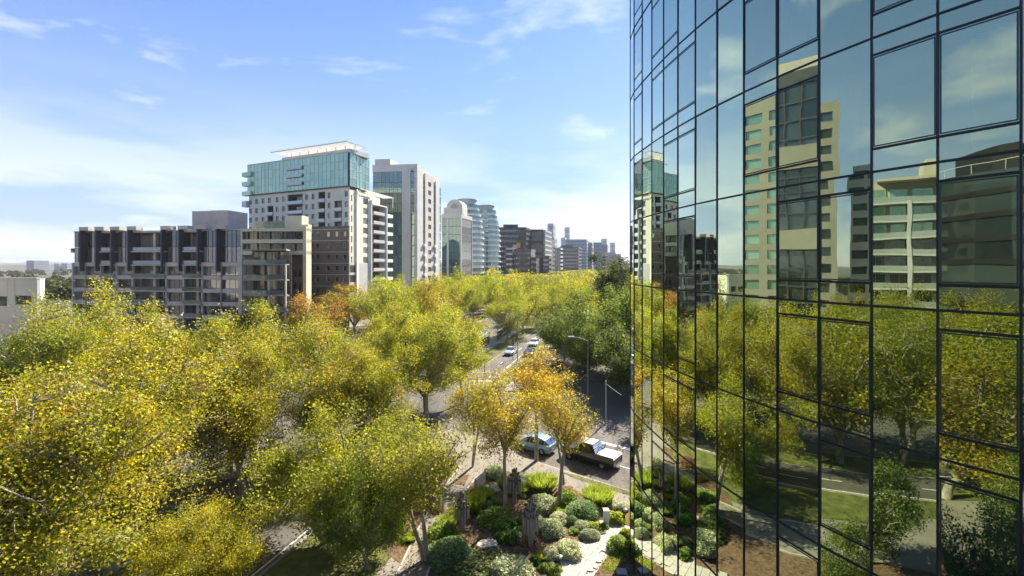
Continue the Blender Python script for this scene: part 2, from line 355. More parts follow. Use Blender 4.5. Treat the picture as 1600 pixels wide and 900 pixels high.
# ------------------------------------------------------------------ the curved glass tower
M['tglass'] = None
def tower_glass():
    m, nt, out = nmat('tower glass'); N, L = nt.nodes, nt.links
    gl = N.new('ShaderNodeBsdfGlossy'); gl.inputs['Roughness'].default_value = .004
    tr = N.new('ShaderNodeBsdfTransparent'); tr.inputs['Color'].default_value = (.44, .53, .50, 1)
    df = N.new('ShaderNodeBsdfDiffuse'); df.inputs['Color'].default_value = (.035, .06, .06, 1)
    m0 = N.new('ShaderNodeMixShader'); m0.inputs[0].default_value = .75; L.new(df.outputs[0], m0.inputs[1]); L.new(tr.outputs[0], m0.inputs[2])
    lw = N.new('ShaderNodeLayerWeight'); lw.inputs['Blend'].default_value = .3
    mr = N.new('ShaderNodeMapRange'); mr.inputs['To Min'].default_value = .33; mr.inputs['To Max'].default_value = 1.2; L.new(lw.outputs['Facing'], mr.inputs['Value']); lw.inputs['Blend'].default_value = .5
    tm_ = N.new('ShaderNodeMix'); tm_.data_type = 'RGBA'; pw = N.new('ShaderNodeMath'); pw.operation = 'POWER'; pw.inputs[1].default_value = 2.5; L.new(lw.outputs['Facing'], pw.inputs[0]); L.new(pw.outputs[0], tm_.inputs['Factor']); tm_.inputs['A'].default_value = (.86, 1.0, .70, 1); tm_.inputs['B'].default_value = (1, 1, 1, 1); hv = N.new('ShaderNodeHueSaturation'); oi0 = N.new('ShaderNodeObjectInfo'); q0 = N.new('ShaderNodeMapRange'); q0.inputs['To Min'].default_value = .90; q0.inputs['To Max'].default_value = 1.06; L.new(oi0.outputs['Random'], q0.inputs['Value']); L.new(q0.outputs[0], hv.inputs['Value']); L.new(tm_.outputs['Result'], hv.inputs['Color']); L.new(hv.outputs[0], gl.inputs['Color'])
    mx = N.new('ShaderNodeMixShader'); L.new(mr.outputs[0], mx.inputs[0]); L.new(m0.outputs[0], mx.inputs[1]); L.new(gl.outputs[0], mx.inputs[2]); L.new(mx.outputs[0], out.inputs[0])
    t = N.new('ShaderNodeTexCoord'); oi = N.new('ShaderNodeObjectInfo'); w = N.new('ShaderNodeMath'); w.operation = 'MULTIPLY'; w.inputs[1].default_value = 60; L.new(oi.outputs['Random'], w.inputs[0])
    n2 = N.new('ShaderNodeTexNoise'); n2.noise_dimensions = '4D'; n2.inputs['Scale'].default_value = .75; n2.inputs['Detail'].default_value = 1.2; n2.inputs['Roughness'].default_value = .35
    L.new(t.outputs['Object'], n2.inputs['Vector']); L.new(w.outputs[0], n2.inputs['W'])
    bp = N.new('ShaderNodeBump'); bp.inputs['Strength'].default_value = 1; bp.inputs['Distance'].default_value = .0024
    L.new(n2.outputs['Fac'], bp.inputs['Height']); L.new(bp.outputs[0], gl.inputs['Normal']); return m
M['tglass'] = tower_glass()
M['tframe'] = pm('tower frame', (.022, .027, .032), .4, .15, 2, metal=.3)
M['tsash'] = pm('tower sash', (.05, .07, .075), .35, .15, 2, metal=.6)
M['tinside'] = pm('office interior', (.09, .095, .09), .9, .2, .6)
M['curtain'] = pm('sheer curtain', (.62, .64, .62), .9, .12, 6, stretch=(8, 8, .2))
W_BAY = 1.348
heads = [-.5908 + .0788*i - .002686*i*i for i in range(12)] + [math.radians(a) for a in (6, 16, 28, 42, 56, 68, 78, 84, 88, 90, 90)]
pts = [Vector((11.128, 9.789))]
for h in heads: pts.append(pts[-1] + W_BAY * Vector((math.sin(h), math.cos(h))))
back = [Vector((11.128, 9.789))]                    # bays nearer than the picture's right edge
bh = -.5908
for k in range(7):
    bh -= .078; back.append(back[-1] - W_BAY * Vector((math.sin(bh), math.cos(bh))))
NB = 7
pts = back[:0:-1] + pts                             # index NB is the mullion at the frame edge
FL0, FH = 16.4, 3.6
levels = [0.0] + [FL0 + FH*k for k in range(-3, 17)]  # from the ground up; unseen top floors added to lengthen the cast shadow
tower = tag(empty('glass_tower', (9, 20, 0)), 'curved teal mirror-glass tower with dark mullions reflecting trees and buildings', 'building')
T0 = Vector((9, 20, 0))
pattern = {2: {0, 1, 3, 4, 7, 8, 9, 11}, 1: {0, 1, 3, 4, 7, 8, 11}, 0: {0, 2, 3, 7, 8}, -1: {0, 2, 3, 7}, -2: {0, 2, 7, 8}, -3: {1, 3, 8, 9}, 3: {0, 1, 3, 4, 8, 9, 11}, 4: {1, 3, 4, 7, 8, 11}, 5: {1, 3, 8}, 6: {0, 4, 7}}
cache = {}
def pane_mesh(h):
    k = round(h, 3)
    if k not in cache: cache[k] = MB().box(.02, W_BAY-.02, 0, .024, 0, h).mesh('glass_pane', M['tglass'])
    return cache[k]
def sash_mesh(h):
    k = ('s', round(h, 3))
    if k not in cache:
        mb = MB(); W = W_BAY; t = .034; a, b = .032, W-.032
        mb.box(a, a+t, -.03, .03, .02, h-.02); mb.box(b-t, b, -.03, .03, .02, h-.02); mb.box(a+t, b-t, -.03, .03, .02, .02+t); mb.box(a+t, b-t, -.03, .03, h-.02-t, h-.02)
        cache[k] = mb.mesh('window_frame', M['tsash'])
    return cache[k]
rt = random.Random(11)
rest = MB()
cw_mesh = MB().box(0, .52, 0, .02, 0, 2.7).mesh('curtain', M['curtain'])
for bi in range(len(pts)-1):
    a, b = pts[bi], pts[bi+1]; i = bi - NB
    d = (b-a).normalized(); rz = math.atan2(d.y, d.x)                  # local +x along the bay (away from the viewer)
    nrm = Vector((-d.y, d.x))                                         # outward (left) side
    rot = rz
    for li in range(len(levels)-1):
        z0, z1 = levels[li], levels[li+1]; f = li - 4; hgt = z1 - z0
        win = i in pattern.get(f, ()) if 0 <= i < 13 else False
        segs = [(0, .17, 0), (.17, .87, 1), (.87, 1, 0)] if win else [(0, 1, 0)]
        visible = -1 <= i < 16 and z0 < 33.5
        for s0, s1, sash in segs:
            za, zb = z0 + hgt*s0 + .035, z0 + hgt*s1 - .035
            if not visible:
                p = [a + d*.02, b - d*.02, b - d*.02 - nrm*.02, a + d*.02 - nrm*.02]
                rest.prism([(q.x - T0.x, q.y - T0.y) for q in p], za, zb); continue
            o = obj('glass_pane', pane_mesh(zb-za), tower, (a.x-T0.x, a.y-T0.y, za))
            o.rotation_euler = (rt.gauss(0, .0016), 0, rot + rt.gauss(0, .0016))
            if sash: obj('window_frame', sash_mesh(zb-za), o)
        if visible and i < 11 and z0 > 4 and rt.random() < (.45 if f < 0 else .18):
            q = a - nrm*.35 + d*(.12 + rt.random()*.6)
            obj('curtain', cw_mesh, tower, (q.x-T0.x, q.y-T0.y, z0+.25), rot)
rest_o = rest.build('glazing', M['tglass'], tower); rest_o['kind'] = 'stuff'
for k, p in enumerate(pts):                                            # mullions, one by one
    dd = (pts[min(k+1, len(pts)-1)] - pts[max(k-1, 0)]).normalized(); rz = math.atan2(dd.y, dd.x)
    obj('mullion', cache.setdefault('mul', MB().box(-.024, .024, -.08, .05, 0, levels[-1]).mesh('mullion', M['tframe'])), tower, (p.x-T0.x, p.y-T0.y, 0), rz)
for li, z in enumerate(levels):                                        # slab-edge transoms and floor slabs
    mb = MB(); sl = []
    for a, b in zip(pts, pts[1:]):
        d = (b-a).normalized(); n = Vector((-d.y, d.x)); q = [a + n*.05, b + n*.05, b - n*.08, a - n*.08]
        mb.prism([(v.x-T0.x, v.y-T0.y) for v in q], z-.026, z+.026)
    mb.build('transom', M['tframe'], tower)
    outer = [(p - Vector((-(pts[min(k+1, len(pts)-1)]-pts[max(k-1, 0)]).normalized().y, (pts[min(k+1, len(pts)-1)]-pts[max(k-1, 0)]).normalized().x))*.12) for k, p in enumerate(pts)]
    poly = [(v.x-T0.x, v.y-T0.y) for v in outer]
    poly = poly + [(30-T0.x, poly[-1][1]), (30-T0.x, poly[0][1]+1)]
    MB().prism(poly, z-.30, z-.04).build('floor_slab', M['tinside'], tower)
mb = MB()
for bi, (a, b) in enumerate(zip(pts, pts[1:])):
    i = bi - NB
    for li in range(len(levels)-1):
        f = li - 4
        if 0 <= i < 13 and i in pattern.get(f, ()):
            z0 = levels[li]; hgt = levels[li+1]-z0; d = (b-a).normalized(); n = Vector((-d.y, d.x))
            for s in (.17, .87):
                q = [a + d*.04 + n*.03, b - d*.04 + n*.03, b - d*.04 - n*.05, a + d*.04 - n*.05]
                mb.prism([(v.x-T0.x, v.y-T0.y) for v in q], z0+hgt*s-.022, z0+hgt*s+.022)
mb.build('window_rail', M['tframe'], tower)['kind'] = 'stuff'
inn = [p - Vector((-(pts[min(k+1, len(pts)-1)]-pts[max(k-1, 0)]).normalized().y, (pts[min(k+1, len(pts)-1)]-pts[max(k-1, 0)]).normalized().x))*3.6 for k, p in enumerate(pts)]
mb = MB()
for a, b in zip(inn[2:-7], inn[3:-6]):
    d = (b-a).normalized(); n = Vector((-d.y, d.x))
    mb.prism([(v.x-T0.x, v.y-T0.y) for v in (a, b, b-n*.2, a-n*.2)], .05, levels[-1]-.4)
mb.build('core_wall', M['tinside'], tower)

# ------------------------------------------------------------------ trees
PAL_AUT = [((.37, .37, .034), 4.5), ((.47, .42, .036), 2.6), ((.26, .31, .036), 3.6), ((.155, .20, .028), 2.2), ((.46, .27, .03), .45), ((.25, .17, .06), .7), ((.40, .37, .16), .6)]
PAL_GOLD = [((.52, .42, .045), 4), ((.44, .39, .05), 3.5), ((.50, .30, .035), 1.1), ((.30, .21, .08), .9), ((.28, .28, .04), 2.4), ((.18, .20, .035), 1.2)]
PAL_RUST = [((.36, .17, .05), 4), ((.42, .26, .05), 3), ((.26, .20, .05), 3), ((.18, .18, .04), 3), ((.34, .30, .05), 2)]
PAL_GREEN = [((.12, .17, .03), 5), ((.16, .22, .035), 4), ((.23, .27, .045), 2.4), ((.075, .11, .025), 3)]
PAL_DARK = [((.045, .068, .020), 5), ((.075, .095, .028), 4), ((.12, .13, .04), 2), ((.16, .15, .06), 1)]
PAL_LIME = [((.33, .36, .04), 4), ((.25, .30, .04), 4), ((.42, .40, .045), 2), ((.15, .20, .03), 2)]
PAL_GREY = [((.20, .23, .13), 4), ((.28, .30, .19), 3), ((.13, .16, .085), 3), ((.38, .38, .27), 1.5)]
def pick(pal, n, rng):
    w = np.array([x[1] for x in pal], float); c = np.array([x[0] for x in pal])
    return c[rng.choice(len(pal), n, p=w/w.sum())]
def leaf_quads(P, size, rng, upbias=.5):
    n = len(P)
    N_ = rng.normal(size=(n, 3)); N_[:, 2] = np.abs(N_[:, 2]) + upbias; N_ /= np.linalg.norm(N_, axis=1)[:, None]
    T = rng.normal(size=(n, 3)); T[:, 2] -= .5; T -= N_ * (T*N_).sum(1)[:, None]; T /= np.linalg.norm(T, axis=1)[:, None] + 1e-9
    B = np.cross(N_, T); L = (size * rng.uniform(.65, 1.35, n))[:, None]; W = L * rng.uniform(.65, .95, n)[:, None]
    lift = N_ * L * rng.uniform(-.05, .22, n)[:, None]
    V = np.stack([P - T*L*.5, P + B*W*.5 + lift - T*L*.08, P + T*L*.5, P - B*W*.5 + lift - T*L*.08], 1).reshape(-1, 3)
    return V, np.arange(4*n).reshape(n, 4)
def tube_np(V, F, P, R, k):
    base = sum(len(v) for v in V); n = len(P)
    P = np.array(P); D = np.gradient(P, axis=0); D /= np.linalg.norm(D, axis=1)[:, None] + 1e-9
    ref = np.where(np.abs(D[:, 2:3]) < .9, np.array([[0, 0, 1.]]), np.array([[1., 0, 0]]))
    U = np.cross(D, ref); U /= np.linalg.norm(U, axis=1)[:, None] + 1e-9; Wv = np.cross(D, U)
    a = np.arange(k) * 2*np.pi/k
    ring = P[:, None] + (U[:, None]*np.cos(a)[None, :, None] + Wv[:, None]*np.sin(a)[None, :, None]) * np.array(R)[:, None, None]
    V.append(ring.reshape(-1, 3))
    i = np.arange(n-1)[:, None]; j = np.arange(k)[None]
    F.append((np.stack([i*k+j, i*k+(j+1) % k, (i+1)*k+(j+1) % k, (i+1)*k+j], -1).reshape(-1, 4) + base))
def tree_meshes(seed, H, R, n_leaf, leaf, pal, trunk=.32, limbs=5, sub=6, twigs=7, fork=1, spread=.75, sig=.34, mat='leaf', lean=0, tight=.9, twig_geo=True, rtrunk=None):
    rng = np.random.default_rng(seed); V, F = [], []
    cz, rz_ = H*(trunk*.80 + (1-trunk*.80)/2), H*(1-trunk*.80)/2*1.02
    def shape(p):                                        # keep the crown inside a lumpy egg
        q = (p - np.array([0, 0, cz])) / np.array([R, R, rz_]); r = np.linalg.norm(q)
        lim = tight * (1 + .16*math.sin(3.1*math.atan2(q[1], q[0]) + seed) + .10*math.sin(5.3*math.atan2(q[1], q[0]) + 2*seed + 3*q[2]))
        if r > lim: q *= (lim + .18*(1-math.exp(-(r-lim)*1.6))) / r
        return q * np.array([R, R, rz_]) + np.array([0, 0, cz])
    def grow(p, d, L, n, up, wob):
        P = [np.array(p, float)]; d = d/np.linalg.norm(d)
        for _ in range(n):
            d = d + rng.normal(size=3)*wob + np.array([0, 0, up]); d /= np.linalg.norm(d); P.append(P[-1] + d*L/n)
        return P, d
    r0 = rtrunk or H*.0165 + .03
    tips = []
    stems = []
    th0 = rng.uniform(0, 6.28)
    for s in range(fork):
        a = th0 + s*2.4
        d = np.array([math.cos(a)*.28*(fork > 1) + lean, math.sin(a)*.28*(fork > 1), 1.0])
        P, dd = grow((0, 0, -.15), d, H*trunk, 5, .05, .05)
        if fork > 1: P = [P[0]] + [P[1]*.5 + P[0]*.5] + P[1:]
        tube_np(V, F, P, np.linspace(r0*1.25, r0*.78, len(P)), 9); stems.append((P, dd))
    for P0, d0 in stems:
        nl = max(3, limbs // fork + (fork > 1))
        for i in range(nl):
            lead = (i == 0)
            a = rng.uniform(0, .9) + i*2*math.pi/max(1, nl-1)
            out = (.25 if lead else spread*rng.uniform(.75, 1.25))
            st = P0[-1] if i % 2 == 0 else P0[-2]*.45 + P0[-1]*.55
            d = np.array([math.cos(a)*out, math.sin(a)*out, 1.0]) + d0*.3
            P1, d1 = grow(st, d, H*(1-trunk)*(.80 if lead else rng.uniform(.58, .78)), 6, .05, .13)
            P1 = [P1[0]] + [shape(x) for x in P1[1:]]
            tube_np(V, F, P1, np.linspace(r0*.62, r0*.19, len(P1)), 6)
            for j in range(sub):
                t = .10 + .90*(j+.6)/sub; q = t*(len(P1)-1); k = min(int(q), len(P1)-2); st2 = P1[k] + (P1[k+1]-P1[k])*(q-k)
                a2 = a + rng.normal()*1.3 + (j % 2)*2.2
                d2 = np.array([math.cos(a2), math.sin(a2), rng.uniform(-.15, .8)])
                P2, dd2 = grow(st2, d2, H*(1-trunk)*rng.uniform(.22, .36)*(1.15-.45*t)*(R*2.6/H), 4, .07, .2)
                P2 = [P2[0]] + [shape(x) for x in P2[1:]]
                tube_np(V, F, P2, np.linspace(r0*.26, r0*.09, len(P2)), 4)
                for m in range(twigs):
                    q = (.2 + .8*(m+.7)/twigs)*(len(P2)-1); k = min(int(q), len(P2)-2); st3 = P2[k] + (P2[k+1]-P2[k])*(q-k)
                    d3 = rng.normal(size=3); d3[2] += .35
                    P3, _ = grow(st3, d3, H*rng.uniform(.05, .10), 2, .05, .25); P3 = [P3[0]] + [shape(x) for x in P3[1:]]
                    if twig_geo: tube_np(V, F, P3, [r0*.09, r0*.065, r0*.035], 3)
                    tips.append(P3)
    T = np.array(tips)
    w = rng.gamma(1.6, 1, len(T)); w /= w.sum()
    # thinner low and inside: leaves keep to the outer, upper shell
    c = T[:, 2]; q = (c - np.array([0, 0, cz])) / np.array([R, R, rz_]); rr = np.linalg.norm(q, axis=1)
    w = w * np.clip(.6 + .5*rr, .4, 1.1); w /= w.sum()
    idx = rng.choice(len(T), n_leaf, p=w); t = rng.uniform(.1, 1.1, n_leaf)[:, None]
    Pm = np.where(t < .5, T[idx, 0] + (T[idx, 1]-T[idx, 0])*t*2, T[idx, 1] + (T[idx, 2]-T[idx, 1])*(t*2-1))
    Pm = Pm + rng.normal(size=Pm.shape)*sig*np.array([1, 1, .8])
    Pm[:, 2] = np.maximum(Pm[:, 2], H*trunk*.45)
    LV, LF = leaf_quads(Pm, leaf, rng)
    tw = pick(pal, len(T), rng); own = pick(pal, n_leaf, rng)
    colr = np.where(rng.random(n_leaf)[:, None] < .72, tw[idx], own) * rng.uniform(.8, 1.2, n_leaf)[:, None]
    tm = mesh_np('trunk', np.concatenate(V), np.concatenate(F), [M['bark']], smooth=True)
    cm = mesh_np('crown', LV, LF, [M[mat]], tint=colr)
    return tm, cm
PROTO = {}
PROTO['n0'] = tree_meshes(1, 13, 6.2, 44000, .125, PAL_AUT, .20, 7, 9, 10, 2, .85, .40)
PROTO['n1'] = tree_meshes(2, 13.2, 5.8, 42000, .125, PAL_AUT, .22, 7, 9, 10, 1, .78, .40)
PROTO['n2'] = tree_meshes(3, 13.2, 5.2, 38000, .125, PAL_AUT, .22, 6, 9, 10, 1, .70, .40)
PROTO['low'] = tree_meshes(4, 9, 6.0, 40000, .125, PAL_LIME, .12, 8, 8, 10, 1, 1.2, .36)
PROTO['gold'] = tree_meshes(5, 11.2, 3.1, 12500, .12, PAL_GOLD, .45, 6, 8, 8, 1, .60, .34, rtrunk=.13)
PROTO['gold2'] = tree_meshes(6, 10, 3.0, 6200, .12, PAL_GOLD, .48, 5, 7, 7, 1, .7, .30, rtrunk=.14)
PROTO['fork'] = tree_meshes(8, 9.6, 3.7, 13500, .12, PAL_LIME, .40, 6, 8, 8, 2, .9, .36, rtrunk=.12)
for k in range(4):
    PROTO['m%d' % k] = tree_meshes(20+k, 13.5, (6.2, 5.2, 6.6, 5.8)[k], 17000, .185, PAL_AUT, .16, 7, 8, 8, 1, (.9, .65, 1.0, .75)[k], .56, twig_geo=False)
PROTO['rust'] = tree_meshes(30, 11, 6.0, 12000, .23, PAL_RUST, .15, 7, 8, 7, 1, .95, .55, twig_geo=False)
for k in range(3):
    PROTO['e%d' % k] = tree_meshes(40+k, 11.5, 6.2, 17000, .22, PAL_GREEN, .10, 8, 8, 8, 1, 1.0, .50, mat='leafgreen', twig_geo=False)
PROTO['dark'] = tree_meshes(50, 22, 8.2, 13000, .40, PAL_DARK, .20, 7, 7, 6, 1, .70, .62, mat='leafgreen', twig_geo=False, tight=1.0)
for k in range(4):
    PROTO['f%d' % k] = tree_meshes(60+k, 14, (6.6, 5.6, 6.9, 6.0)[k], 3600, .46, PAL_AUT, .15, 7, 7, 5, 1, (1.0, .75, 1.1, .85)[k], .70, twig_geo=False)
def place_tree(pk, x, y, label, group=None, sh=1.0, sr=1.0, rz=None, colr=(1, 1, 1), name='plane_tree'):
    tm, cm = PROTO[pk]
    t = empty(name, (x, y, .1), RND.uniform(0, 6.28) if rz is None else rz); sr *= 1.08 if pk[0] in 'nm' else 1.0; t.scale = (sr, sr, sh * (1.12 if pk[0] in 'nmfe' and pk != 'fork' else 1.0))
    obj('trunk', tm, t); c = obj('crown', cm, t); c.color = (*colr, 1)
    tag(t, label, 'tree', group); return t
PT = place_tree
PT('n0', -22.8, 25.5, 'broad yellow-green plane tree with many bare stems at the lower left corner', sh=1.03, sr=1.05, rz=.4, colr=(1.05, .98, 1))
PT('n1', -20.3, 18.6, 'yellow plane tree with large leaves filling the left edge', sh=.98, sr=.92, rz=2.1, colr=(1.0, .98, .95))
PT('low', -11.4, 28.4, 'low spreading lime-yellow tree over the verge beside the footpath', sh=1.0, sr=1.08, rz=.5, colr=(1.08, 1.0, .9))
PT('low', -8.3, 25.6, 'small dark green tree leaning over the footpath at the bottom edge', sh=.74, sr=.60, rz=1.5, colr=(.72, .85, .9))
PT('low', -15.6, 23.0, 'small bright yellow tree above the service road at the bottom edge', sh=.70, sr=.62, rz=3.5, colr=(1.25, 1.05, .7))
PT('n2', -23.8, 41.5, 'yellow-green median plane tree left of the forked bare trunks', sh=1.08, sr=1.15, rz=1.1)
PT('n1', -16.8, 44.5, 'tall median plane tree with two bare upright trunks showing', sh=1.0, sr=.92, rz=4.0, colr=(1.02, 1.02, 1))
PT('n0', -9.6, 50.5, 'round yellow-green plane tree at the intersection beside the tram stop road', sh=.99, sr=.98, rz=5.2, colr=(1.0, 1.05, 1))
PT('n1', -41.8, 38.5, 'green-gold plane tree in front of the low concrete building', sh=1.10, sr=1.0, rz=1.7, colr=(.92, 1.0, .9))
PT('m0', -57.5, 61, 'tallest rounded plane tree in front of the terraced grey apartments', sh=1.13, sr=1.15, rz=.3, colr=(.95, .95, .9))
PT('n0', -36.5, 45, 'plane tree in the far median behind the lower left tree', sh=.80, sr=.9, rz=2.6, colr=(1.0, .95, 1))
PT('m1', -31, 33, 'plane tree between the lower left tree and the far median', sh=.80, sr=.85, rz=3.0, colr=(1.05, .95, 1))
PT('fork', -5.1, 26.4, 'forked tree with dark twin trunks beside the asphalt footpath', sh=1.0, sr=1.05, rz=.6, colr=(1.05, .95, .9))
PT('fork', -3.4, 38.6, 'thin yellow tree behind the forked trunks at the paved corner', sh=.95, sr=.72, rz=2.5, colr=(1.25, .95, .8))
PT('gold', -.4, 30.9, 'straight golden tree standing in the middle of the garden bed', sh=1.0, sr=.98, rz=.2)
PT('gold2', 3.3, 32.3, 'sparse golden tree with pale trunk in front of the dark utility truck', sh=.90, sr=.95, rz=1.2)
PT('gold2', 4.1, 35.5, 'slender golden tree behind the sparse pale-trunked one', sh=.86, sr=.75, rz=3.3, colr=(1.1, 1, 1))
PT('gold', 2.15, 39.7, 'golden tree on the kerb beside the light blue car', sh=.98, sr=1.2, rz=4.4, colr=(1.15, 1, .9))
PT('m1', -27.5, 52, 'yellow-green plane tree filling the gap behind the median trees', sh=.88, sr=.85, rz=4.6)
PT('n2', -20.0, 33.5, 'leafy plane tree above the service road between the two big yellow ones', sh=.86, sr=.95, rz=.9, colr=(1.05, 1.0, .9))
PT('n2', -13.2, 47.5, 'slim plane tree between the two round median crowns', sh=.98, sr=.78, rz=5.0)
PT('e2', 20.5, 54, 'unseen evergreen added behind the tower to shade the cross street', sh=1.0, sr=.9, rz=1.0, name='evergreen_tree')  # out-of-sight tree, added for the shade it casts on the road
PT('e0', 15.6, 59.0, 'dark evergreen overhanging the shaded cross street', sh=.82, sr=.85, rz=2.0, colr=(.9, .9, 1), name='evergreen_tree')
PT('n1', -6.3, 56.5, 'plane tree at the far corner of the intersection', sh=.92, sr=.80, rz=2.2, colr=(.98, 1.0, 1))
PT('n2', -30.5, 40.5, 'plane tree rising between the two left median crowns', sh=1.0, sr=1.0, rz=1.9, colr=(1.03, .98, 1))
PT('n1', -15.8, 37.5, 'plane tree over the service road in front of the bare upright trunks', sh=.84, sr=.80, rz=.3, colr=(1.05, 1.0, 1))
PT('n1', -23.2, 36.8, 'plane tree between the lower left tree and the median crowns', sh=.90, sr=.85, rz=5.5, colr=(1.04, 1.0, 1))
PT('n2', -12.6, 41.0, 'plane tree above the service road in front of the intersection', sh=.84, sr=.86, rz=2.9, colr=(1.02, 1.02, 1))
PT('m1', -13.5, 85, 'yellow plane tree left of the tram shelter roofs', sh=.80, sr=.80, rz=1.2)
PT('m3', -21, 77, 'plane tree beyond the tram tracks at the crossing', sh=.86, sr=.9, rz=.2, colr=(1.05, .95, .9))
PT('e2', 11.8, 70, 'leafy green evergreen in front of the service lane kerb', sh=.72, sr=.80, rz=3.3, colr=(1.25, 1.2, 1), name='evergreen_tree')
PT('rust', -72, 86, 'small rust-orange tree in front of the grey apartments', sh=.80, sr=.72, rz=1.0, colr=(1.3, .9, .8), name='maple_tree')
PT('m2', -60, 80, 'low green-yellow tree below the rust-orange one', sh=.46, sr=.55, rz=2.0, colr=(1, .95, .8))
PT('rust', -56, 99, 'russet tree in front of the terraced balconies', sh=1.08, sr=1.05, rz=2.4, colr=(.9, 1.0, 1), name='maple_tree')
PT('rust', -43, 97, 'broad orange-tinged tree below the dark podium', sh=1.16, sr=1.15, rz=4.1, colr=(1.05, 1.05, 1), name='maple_tree')
PT('e0', -53.5, 82, 'dark green bushy tree beside the parked cars', sh=.58, sr=.75, rz=1.0)
PT('m3', -47, 75, 'small olive tree at the foot of the grey apartments', sh=.52, sr=.6, rz=3.0, colr=(.8, .85, .8))
PT('e0', 9.6, 82, 'mid-green evergreen at the kerb beside the white oncoming car', sh=.86, sr=.95, rz=.4, colr=(1.0, 1.0, 1), name='evergreen_tree')
PT('e1', 13.2, 77, 'dark green evergreen behind the tall golden tree', sh=1.08, sr=1.25, rz=2.4, name='evergreen_tree')
PT('e2', 19.6, 73, 'dense green evergreen next to the glass tower edge', sh=1.18, sr=1.3, rz=4.2, colr=(1.1, 1.1, 1), name='evergreen_tree')
PT('e0', 17.6, 65, 'shadowed evergreen behind the street lamp on the cross street', sh=.90, sr=1.1, rz=5.2, colr=(.9, .9, 1), name='evergreen_tree')
PT('e1', 14.5, 96, 'yellow-topped evergreen over the service lane', sh=1.05, sr=.95, rz=1.5, colr=(1.9, 1.45, .8), name='evergreen_tree')
PT('e2', 22.5, 92, 'tall mid-green evergreen below the gum tree', sh=1.12, sr=1.0, rz=.9, colr=(1.15, 1.15, 1), name='evergreen_tree')
PT('dark', 26.8, 121, 'tall dark gum tree with open crown rising above the avenue canopy', sh=1.06, sr=1.0, rz=.5, name='gum_tree')
PT('e1', 34, 118, 'dark evergreen tucked behind the gum tree', sh=1.2, sr=1.1, rz=2.5, name='evergreen_tree')
PT('m1', -1.2, 101, 'spreading plane tree on the median lawn behind the tram shelter', sh=.84, sr=.92, rz=.8, colr=(.9, .98, 1))
# rows along the avenue that read as one golden canopy
rows = []
ORD = 'first second third fourth fifth sixth seventh eighth ninth tenth eleventh twelfth'.split()
for o, y0, dy, rn in ((-6.5, 114, 13, 'median lawn row'), (-28.8, 92, 12.5, 'row beyond the tram tracks'), (-48, 112, 12, 'row nearest the apartment towers'), (2.0, 122, 13, 'row along the service lane kerb'), (-38.5, 118, 14, 'row beside the far lane'), (8.5, 128, 15, 'row next to the evergreens')):
    y = y0; q = 0
    while y < 236:
        rows.append((KX(y)+o+RND.uniform(-.8, .8), y+RND.uniform(-2, 2), 'canopy plane tree, %s from the crossing in the %s' % (ORD[min(q, 11)], rn))); y += dy; q += 1
for k, (x, y, lb) in enumerate(rows):
    far = y > 165
    PT(('f%d' % (k % 4)) if far else ('m%d' % (k % 4)), x, y, lb, 'plane trees of the avenue canopy',
       sh=RND.uniform(.80, 1.15), sr=RND.uniform(.85, 1.18), colr=RND.choice([(1, .98, 1), (.85, .95, .9), (1.0, .85, .9), (.95, .97, 1), (.72, .80, .8), (1.0, .93, 1), (1.0, .76, .9)]))
# rows nearer than the picture that show only as reflections in the tower
refl = []
for o, y0, y1, dy in ((-6.5, -62, 16, 11), (-28.8, -64, 30, 10), (-48, -70, 26, 10.5), (2.2, -48, 0, 9.5), (-38, -60, 20, 12)):
    y = y0
    while y <= y1: refl.append((KX(y)+o, y)); y += dy
for k, (x, y) in enumerate(refl):
    PT(('n%d' % (k % 3)) if k % 5 == 1 else 'm%d' % (k % 4), x + RND.uniform(-.6, .6), y + RND.uniform(-1.5, 1.5), 'plane tree seen only as a reflection in the glass tower', 'plane trees mirrored in the tower',
       sh=RND.uniform(.95, 1.12), sr=RND.uniform(.95, 1.1), colr=(RND.uniform(.9, 1.1), RND.uniform(.9, 1.05), .9))
for k, (x, y, s_) in enumerate(((-4, 3, .52), (-6.5, -7, .6), (-8.4, 9.5, .55), (0, -9, .6), (-11, -2, .55), (-3, 13, .42))):
    PT('e%d' % (k % 3), x, y, 'small garden evergreen seen only as a reflection in the tower', 'garden evergreens mirrored in the tower', sh=s_, sr=s_*.8, name='evergreen_tree')
# the far end of the avenue and the wooded suburb: leaf masses nobody could count
def canopy(name, spots, n_leaf, leaf, pal, label, mat='leaf', H=14, R=6):
    rng = np.random.default_rng(5); Ps, Cs = [], []
    for (x, y, s) in spots:
        d = rng.normal(size=(n_leaf, 3)); d /= np.linalg.norm(d, axis=1)[:, None]; d[:, 2] = np.abs(d[:, 2])*.9 - .25
        cl = rng.normal(size=(24, 3)); cl /= np.linalg.norm(cl, axis=1)[:, None]
        b = (d @ cl.T).max(1); r = (.70 + .34*b**3) * rng.uniform(.86, 1.04, n_leaf)
        Ps.append(d*r[:, None]*np.array([R*s, R*s, H*.55*s]) + np.array([x, y, H*.5*s])); Cs.append(pick(pal, n_leaf, rng)*rng.uniform(.75, 1.2, n_leaf)[:, None]*rng.uniform(.85, 1.1))
    LV, LF = leaf_quads(np.concatenate(Ps), leaf, rng)
    o = obj(name, mesh_np(name, LV, LF, [M[mat]], tint=np.concatenate(Cs))); return tag(o, label, kind='stuff')
sp = []
for o in (-48, -38.5, -28.8, -6.5, 2, 9, 17):
    for y in np.arange(238, 640, 12): sp.append((KX(y)+o+RND.uniform(-1.5, 1.5), y+RND.uniform(-3, 3), RND.uniform(.98, 1.15)))
